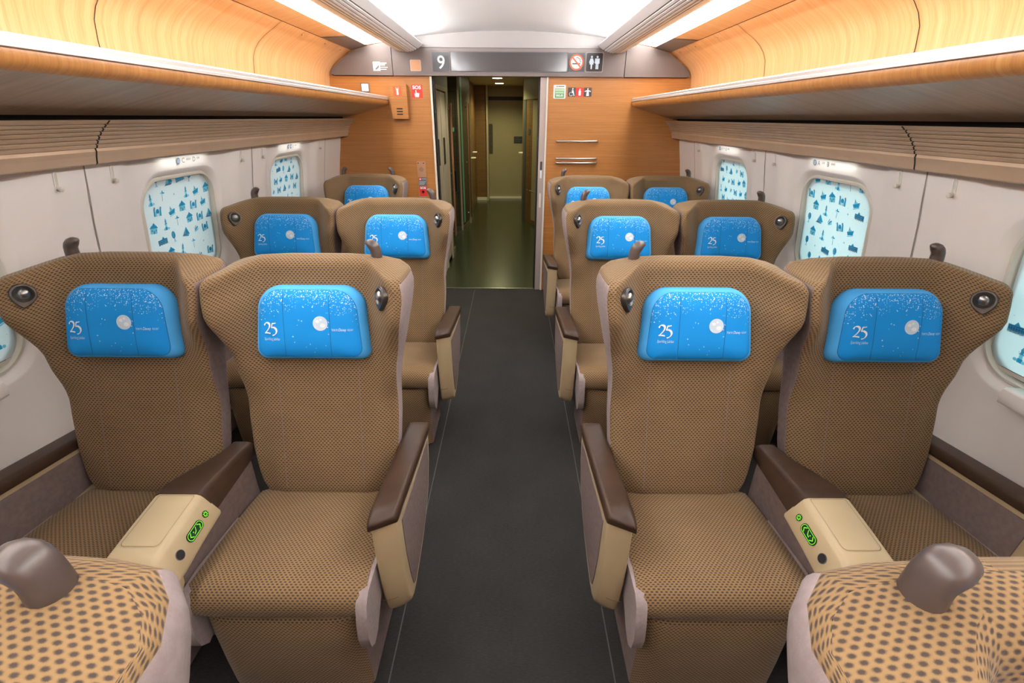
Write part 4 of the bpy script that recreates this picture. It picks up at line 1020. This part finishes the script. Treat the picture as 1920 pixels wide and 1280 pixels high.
def armrest(parent, o):
    """o = +1 / -1: on which side of the seat the armrest stands"""
    topz = lambda y: .598 - .13 * (y + .30)
    poly = [(-.305, topz(-.305)), (-.306, .50), (-.300, .38), (-.288, .29), (-.276, .235), (-.258, .205), (-.23, .192), (-.19, .192), (-.10, .205), (0, .235), (.08, .275), (.14, .33), (.185, .41), (.20, .48), (.205, topz(.205))]
    x0, x1 = .250, .312
    mb = MB(); rings = []
    for k in range(7):
        u = k / 6; xx = x0 + (x1 - x0) * u
        rings.append([(o * xx, p + (.042 * max(0, u - .12) ** 1.8 * sstep(.0, -.22, p) if p < -.1 else 0), q) for p, q in poly])
    mb.loft(rings, 'beige'); fr = mb.build('armrest', parent, smooth=40, bevel=.006, seg=3)
    # pad
    mb = MB(); rings = []
    for t in (0, .004, .012, .022, .036, .055, .08, .11, .15, .2, .3, .4, .5, .6, .7, .8, .88, .94, .97, .99, 1.0):
        y = -.320 + .537 * t; z = topz(y)
        e = 1.0
        if t < .08: e = .30 + .70 * sqrt(max(0, 1 - (1 - t / .08) ** 2))
        if t > .94: e = .45 + .55 * sqrt(max(0, 1 - ((t - .94) / .06) ** 2))
        hw_, hh = .038 * (.86 + .14 * e), .020 * e; c = .281
        sec = rrect(-hw_, hw_, -.016 * (.4 + .6 * e), hh, [.006 * e, .006 * e, .015 * e, .015 * e], 5)
        rings.append([(o * (c + p), y + .040 * max(0, (p + .022) / .060) ** 1.8 * max(0, 1 - t / .3), z + q + .010 - (.012 * (1 - t / .12) ** 2 if t < .12 else 0)) for p, q in sec])
    mb.loft(rings, 'leather'); mb.build('armrest_pad', fr, smooth=50)
    # suede insets on both faces
    inset = [(-.235, topz(-.25) - .045), (-.228, .40), (-.212, .30), (-.195, .235), (-.175, .222), (-.10, .235), (0, .262), (.07, .30), (.12, .35), (.16, .42), (.172, topz(.17) - .032)]
    mb = MB(); mb.prism(inset, lambda p, q, d: (o * d, p, q), x1 - .002, x1 + .0025, 'mauve'); mb.build('outer_panel', fr, smooth=30, bevel=.0015)
    mb = MB(); mb.prism([(-.27, topz(-.27) - .022), (-.262, .40), (.19, .40), (.195, topz(.19) - .022)], lambda p, q, d: (o * d, p, q), x0 - .003, x0 + .002, 'mauve'); mb.build('inner_panel', fr, smooth=30)
    mb = MB(); mb.add([(o * (x0 + (x1 - x0) * k / 6), -.2965 + .042 * max(0, k / 6 - .12) ** 1.8 * .8 - .0028, z) for z in (.298, .3005) for k in range(5)], [(k, k + 1, k + 6, k + 5) for k in range(4)], 'beige_seam'); mb.build('cover_joint', fr, smooth=0)

def make_seat(o, twoknobs=False):
    root = empty('train_seat')
    backrest(root, o); cushion(root); pillow(root)
    knob(root, o * .186, -o)
    if twoknobs: knob(root, -o * .186, o)
    lamp(root, o); armrest(root, o)
    mb = MB(); mb.box(-.19, .19, -.30, .12, .0, .352, 'dark'); mb.build('seat_base', root, smooth=0, bevel=.01)
    return root

PITCH = 1.16; SY = 1.2 - PITCH      # y of the nearest (cropped) row
AX, WXC = .592, 1.177
plan = [
    (0, -AX, 1, 'brown patterned aisle seat cut off at the bottom of the picture, left of the aisle'),
    (0, AX, -1, 'brown patterned aisle seat cut off at the bottom of the picture, right of the aisle'),
    (1, -AX, 1, 'brown patterned aisle seat in the first full row, left of the aisle'),
    (1, AX, -1, 'brown patterned aisle seat in the first full row, right of the aisle'),
    (1, -WXC, -1, 'brown patterned window seat in the first full row, left of the aisle'),
    (1, WXC, 1, 'brown patterned window seat in the first full row, right of the aisle'),
    (2, -AX, 1, 'brown patterned aisle seat in the second full row, left of the aisle'),
    (2, AX, -1, 'brown patterned aisle seat in the second full row, right of the aisle'),
    (2, -WXC, -1, 'brown patterned window seat in the second full row, left of the aisle'),
    (2, WXC, 1, 'brown patterned window seat in the second full row, right of the aisle'),
    (3, AX, -1, 'brown patterned aisle seat in the row nearest the end wall, right of the aisle'),
    (3, WXC, 1, 'brown patterned window seat in the row nearest the end wall, right of the aisle'),
]
protos = {1: make_seat(1), -1: make_seat(-1)}; used = set()
for row, x, o, label in plan:
    s = protos[o] if o not in used else copy_tree(protos[o]); used.add(o)
    s.location = (x, SY + PITCH * row, 0); tag(s, label, 'seat', 'brown reclining train seats')
s = make_seat(1, True); s.location = (-1.075, SY + PITCH * 3, 0)
tag(s, 'single brown patterned seat with two grab knobs, beside the end wall left of the doorway', 'seat', 'brown reclining train seats')

# ------------------------------------------------------------------ centre consoles between the seats
def console(sgn, row, label):
    root = empty('console_armrest', (sgn * .884, SY + PITCH * row, 0)); tag(root, label, 'armrest', 'centre consoles between paired seats')
    # local x: + = aisle side
    a = -sgn
    X = lambda p: a * p
    mb = MB()    # suede partition down to the floor
    mb.prism([(-.36, .30), (-.34, .52), (.04, .555), (.04, .06), (-.25, .06)], lambda p, q, d: (X(d), p, q), -.043, .043, 'mauve'); mb.build('partition', root, smooth=0, bevel=.004)
    mb = MB()    # beige console body: top, rounded nose, sloping control face on the aisle side
    def sec(y, e, zt):
        pts = [(-.078, zt - .012 - .15 * e), (-.082, zt - .02), (-.078, zt - .006), (-.066, zt), (.036, zt), (.047, zt - .004), (.054, zt - .012), (.086, zt - .060 - .03 * e), (.085, zt - .070 - .03 * e), (.055, zt - .080 - .05 * e)]
        return [(X(p), y, q) for p, q in pts]
    rings = [sec(-.205, .0, .606), sec(-.30, .1, .596), sec(-.375, .25, .586)]
    nose = []
    for t in (.15, .35, .55, .75, .9, 1.0):
        b = t * pi / 2; y = -.375 - .062 * sin(b); k = .586 - .075 * (1 - cos(b))
        s_ = sec(y, .25, k); zmin = .586 - .15
        nose.append([(p, yy, max(q, .508)) for p, yy, q in s_])
    rings += nose
    last = [(p * .97, y + .010, min(q, .520) - .008) for p, y, q in nose[-1]]
    rings.append(last)
    mb.loft(rings, 'beige'); body = mb.build('console_body', root, smooth=40)
    # seam line of the lid
    mb = MB(); pl = rrect(-.064, .034, -.368, -.210, [.012, .012, .004, .004], 5); z_ = lambda y: .606 + (y + .205) * .1055 + .0004
    vs = []
    cxm, cym = -.01, -.29
    for p, q in pl: vs += [(X(p), q, z_(q)), (X(cxm + (p - cxm) * .975), cym + (q - cym) * .98, z_(cym + (q - cym) * .98))]
    n = len(pl); mb.add(vs, [(2 * i, 2 * i + 1, 2 * ((i + 1) % n) + 1, 2 * ((i + 1) % n)) for i in range(n)], 'beige_seam'); mb.build('lid_seam', body, smooth=0, normals=False)
    # controls on the sloping face
    def CF(p, q, d):    # p along y (towards the back), q up the slope, d out
        y = -.292 + p; zt = .606 + (y + .205) * .1055
        e = .1 if y > -.3 else .1 + (-.3 - y) * 2
        A_ = Vector((X(.054), y, zt - .012)); B_ = Vector((X(.086), y, zt - .060 - .03 * e)); up_ = (A_ - B_).normalized(); mid = (A_ + B_) / 2
        nn_ = Vector((X(1) * abs(up_.z), 0, abs(up_.x)))
        return tuple(mid + up_ * q + nn_ * d)
    mb = MB(); mb.disc((.052, .002), .0095, CF, -.001, .0012, 'ledblack', 20); 
    for k in range(8):
        b = k * pi / 4; mb.prism([(.052 + r * cos(b + w_), .002 + r * sin(b + w_)) for r, w_ in ((.003, -.25), (.0072, -.16), (.0072, .16), (.003, .25))], CF, .001, .0018, 'ledgreen')
    mb.build('light_button', body, smooth=0)
    mb = MB(); mb.prism(rrect(-.030, .032, -.0125, .0125, .0122, 8), CF, -.001, .0012, 'ledblack')
    ol = rrect(-.0275, .0295, -.0102, .0102, .0100, 8); il = rrect(-.026, .028, -.0088, .0088, .0086, 8); n = len(ol)
    vs = []; 
    for (p, q), (p2, q2) in zip(ol, il): vs += [CF(p, q, .0018), CF(p2, q2, .0018)]
    mb.add(vs, [(2 * i, 2 * i + 1, 2 * ((i + 1) % n) + 1, 2 * ((i + 1) % n)) for i in range(n)], 'ledgreen')
    for sg in (-1, 1):
        for k in (-1, 1):
            mb.flat([(.001 + sg * .022, 0), (.001 + sg * .019, 0), (.001 + sg * .012, k * .007), (.001 + sg * .015, k * .007)], CF, .002, 'ledgreen')
    mb.flat([(-.006, -.005), (.002, -.003), (.009, .006), (.007, .0065), (.001, -.001), (-.006, -.003)], CF, .002, 'ledgreen'); mb.flat([(-.0055 + .0018 * cos(k), .002 + .0018 * sin(k)) for k in (0, 1, 2, 3, 4, 5)], CF, .002, 'ledgreen')
    mb.build('recline_button', body, smooth=0)
    mb = MB(); mb.disc((-.066, -.002), .0125, CF, -.001, .001, 'labelgrey', 24); mb.disc((-.066, -.002), .0112, CF, .001, .0016, 'black', 24); mb.build('socket', body, smooth=0)
    # brown pad
    mb = MB(); rings = []
    for i in range(13):
        t = i / 12; y = -.207 + .285 * t; z = .613 - .045 * t
        wl = -.082 + .052 * sstep(.1, .9, t); wr = .056 - .016 * t; dep = .062 - .012 * t
        e = .012 if t < .04 else 0
        rings.append([(X(p), y, q) for p, q in ((wl, z - .045), (wl, z - .012 - e * .3), (wl + .006, z - .003 - e * .4), (wl + .014, z - e * .5), (wr - .018, z - e * .5), (wr - .006, z - .004 - e * .4), (wr + .002, z - .014 - e * .3), (wr + .022 - .022 * t, z - dep), (wr + .010 - .020 * t, z - dep - .010), (0, z - dep + .01))])
    mb.loft(rings, 'leather'); mb.build('console_pad', root, smooth=50)
    mb = MB(); mb.prism([(-.425, .508), (-.37, .508), (-.375, .47), (-.39, .455), (-.42, .46)], lambda p, q, d: (X(d), p, q), .044, .070, 'beige'); mb.build('bracket', root, smooth=0, bevel=.004)
    return root
console(-1, 1, 'beige and brown centre console with lit green buttons, first full row, left of the aisle')
console(1, 1, 'beige and brown centre console with lit green buttons, first full row, right of the aisle')

# ------------------------------------------------------------------ world
w = bpy.data.worlds.new('world'); SC.world = w; w.use_nodes = True
w.node_tree.nodes['Background'].inputs[0].default_value = (.02, .022, .025, 1); w.node_tree.nodes['Background'].inputs[1].default_value = .3
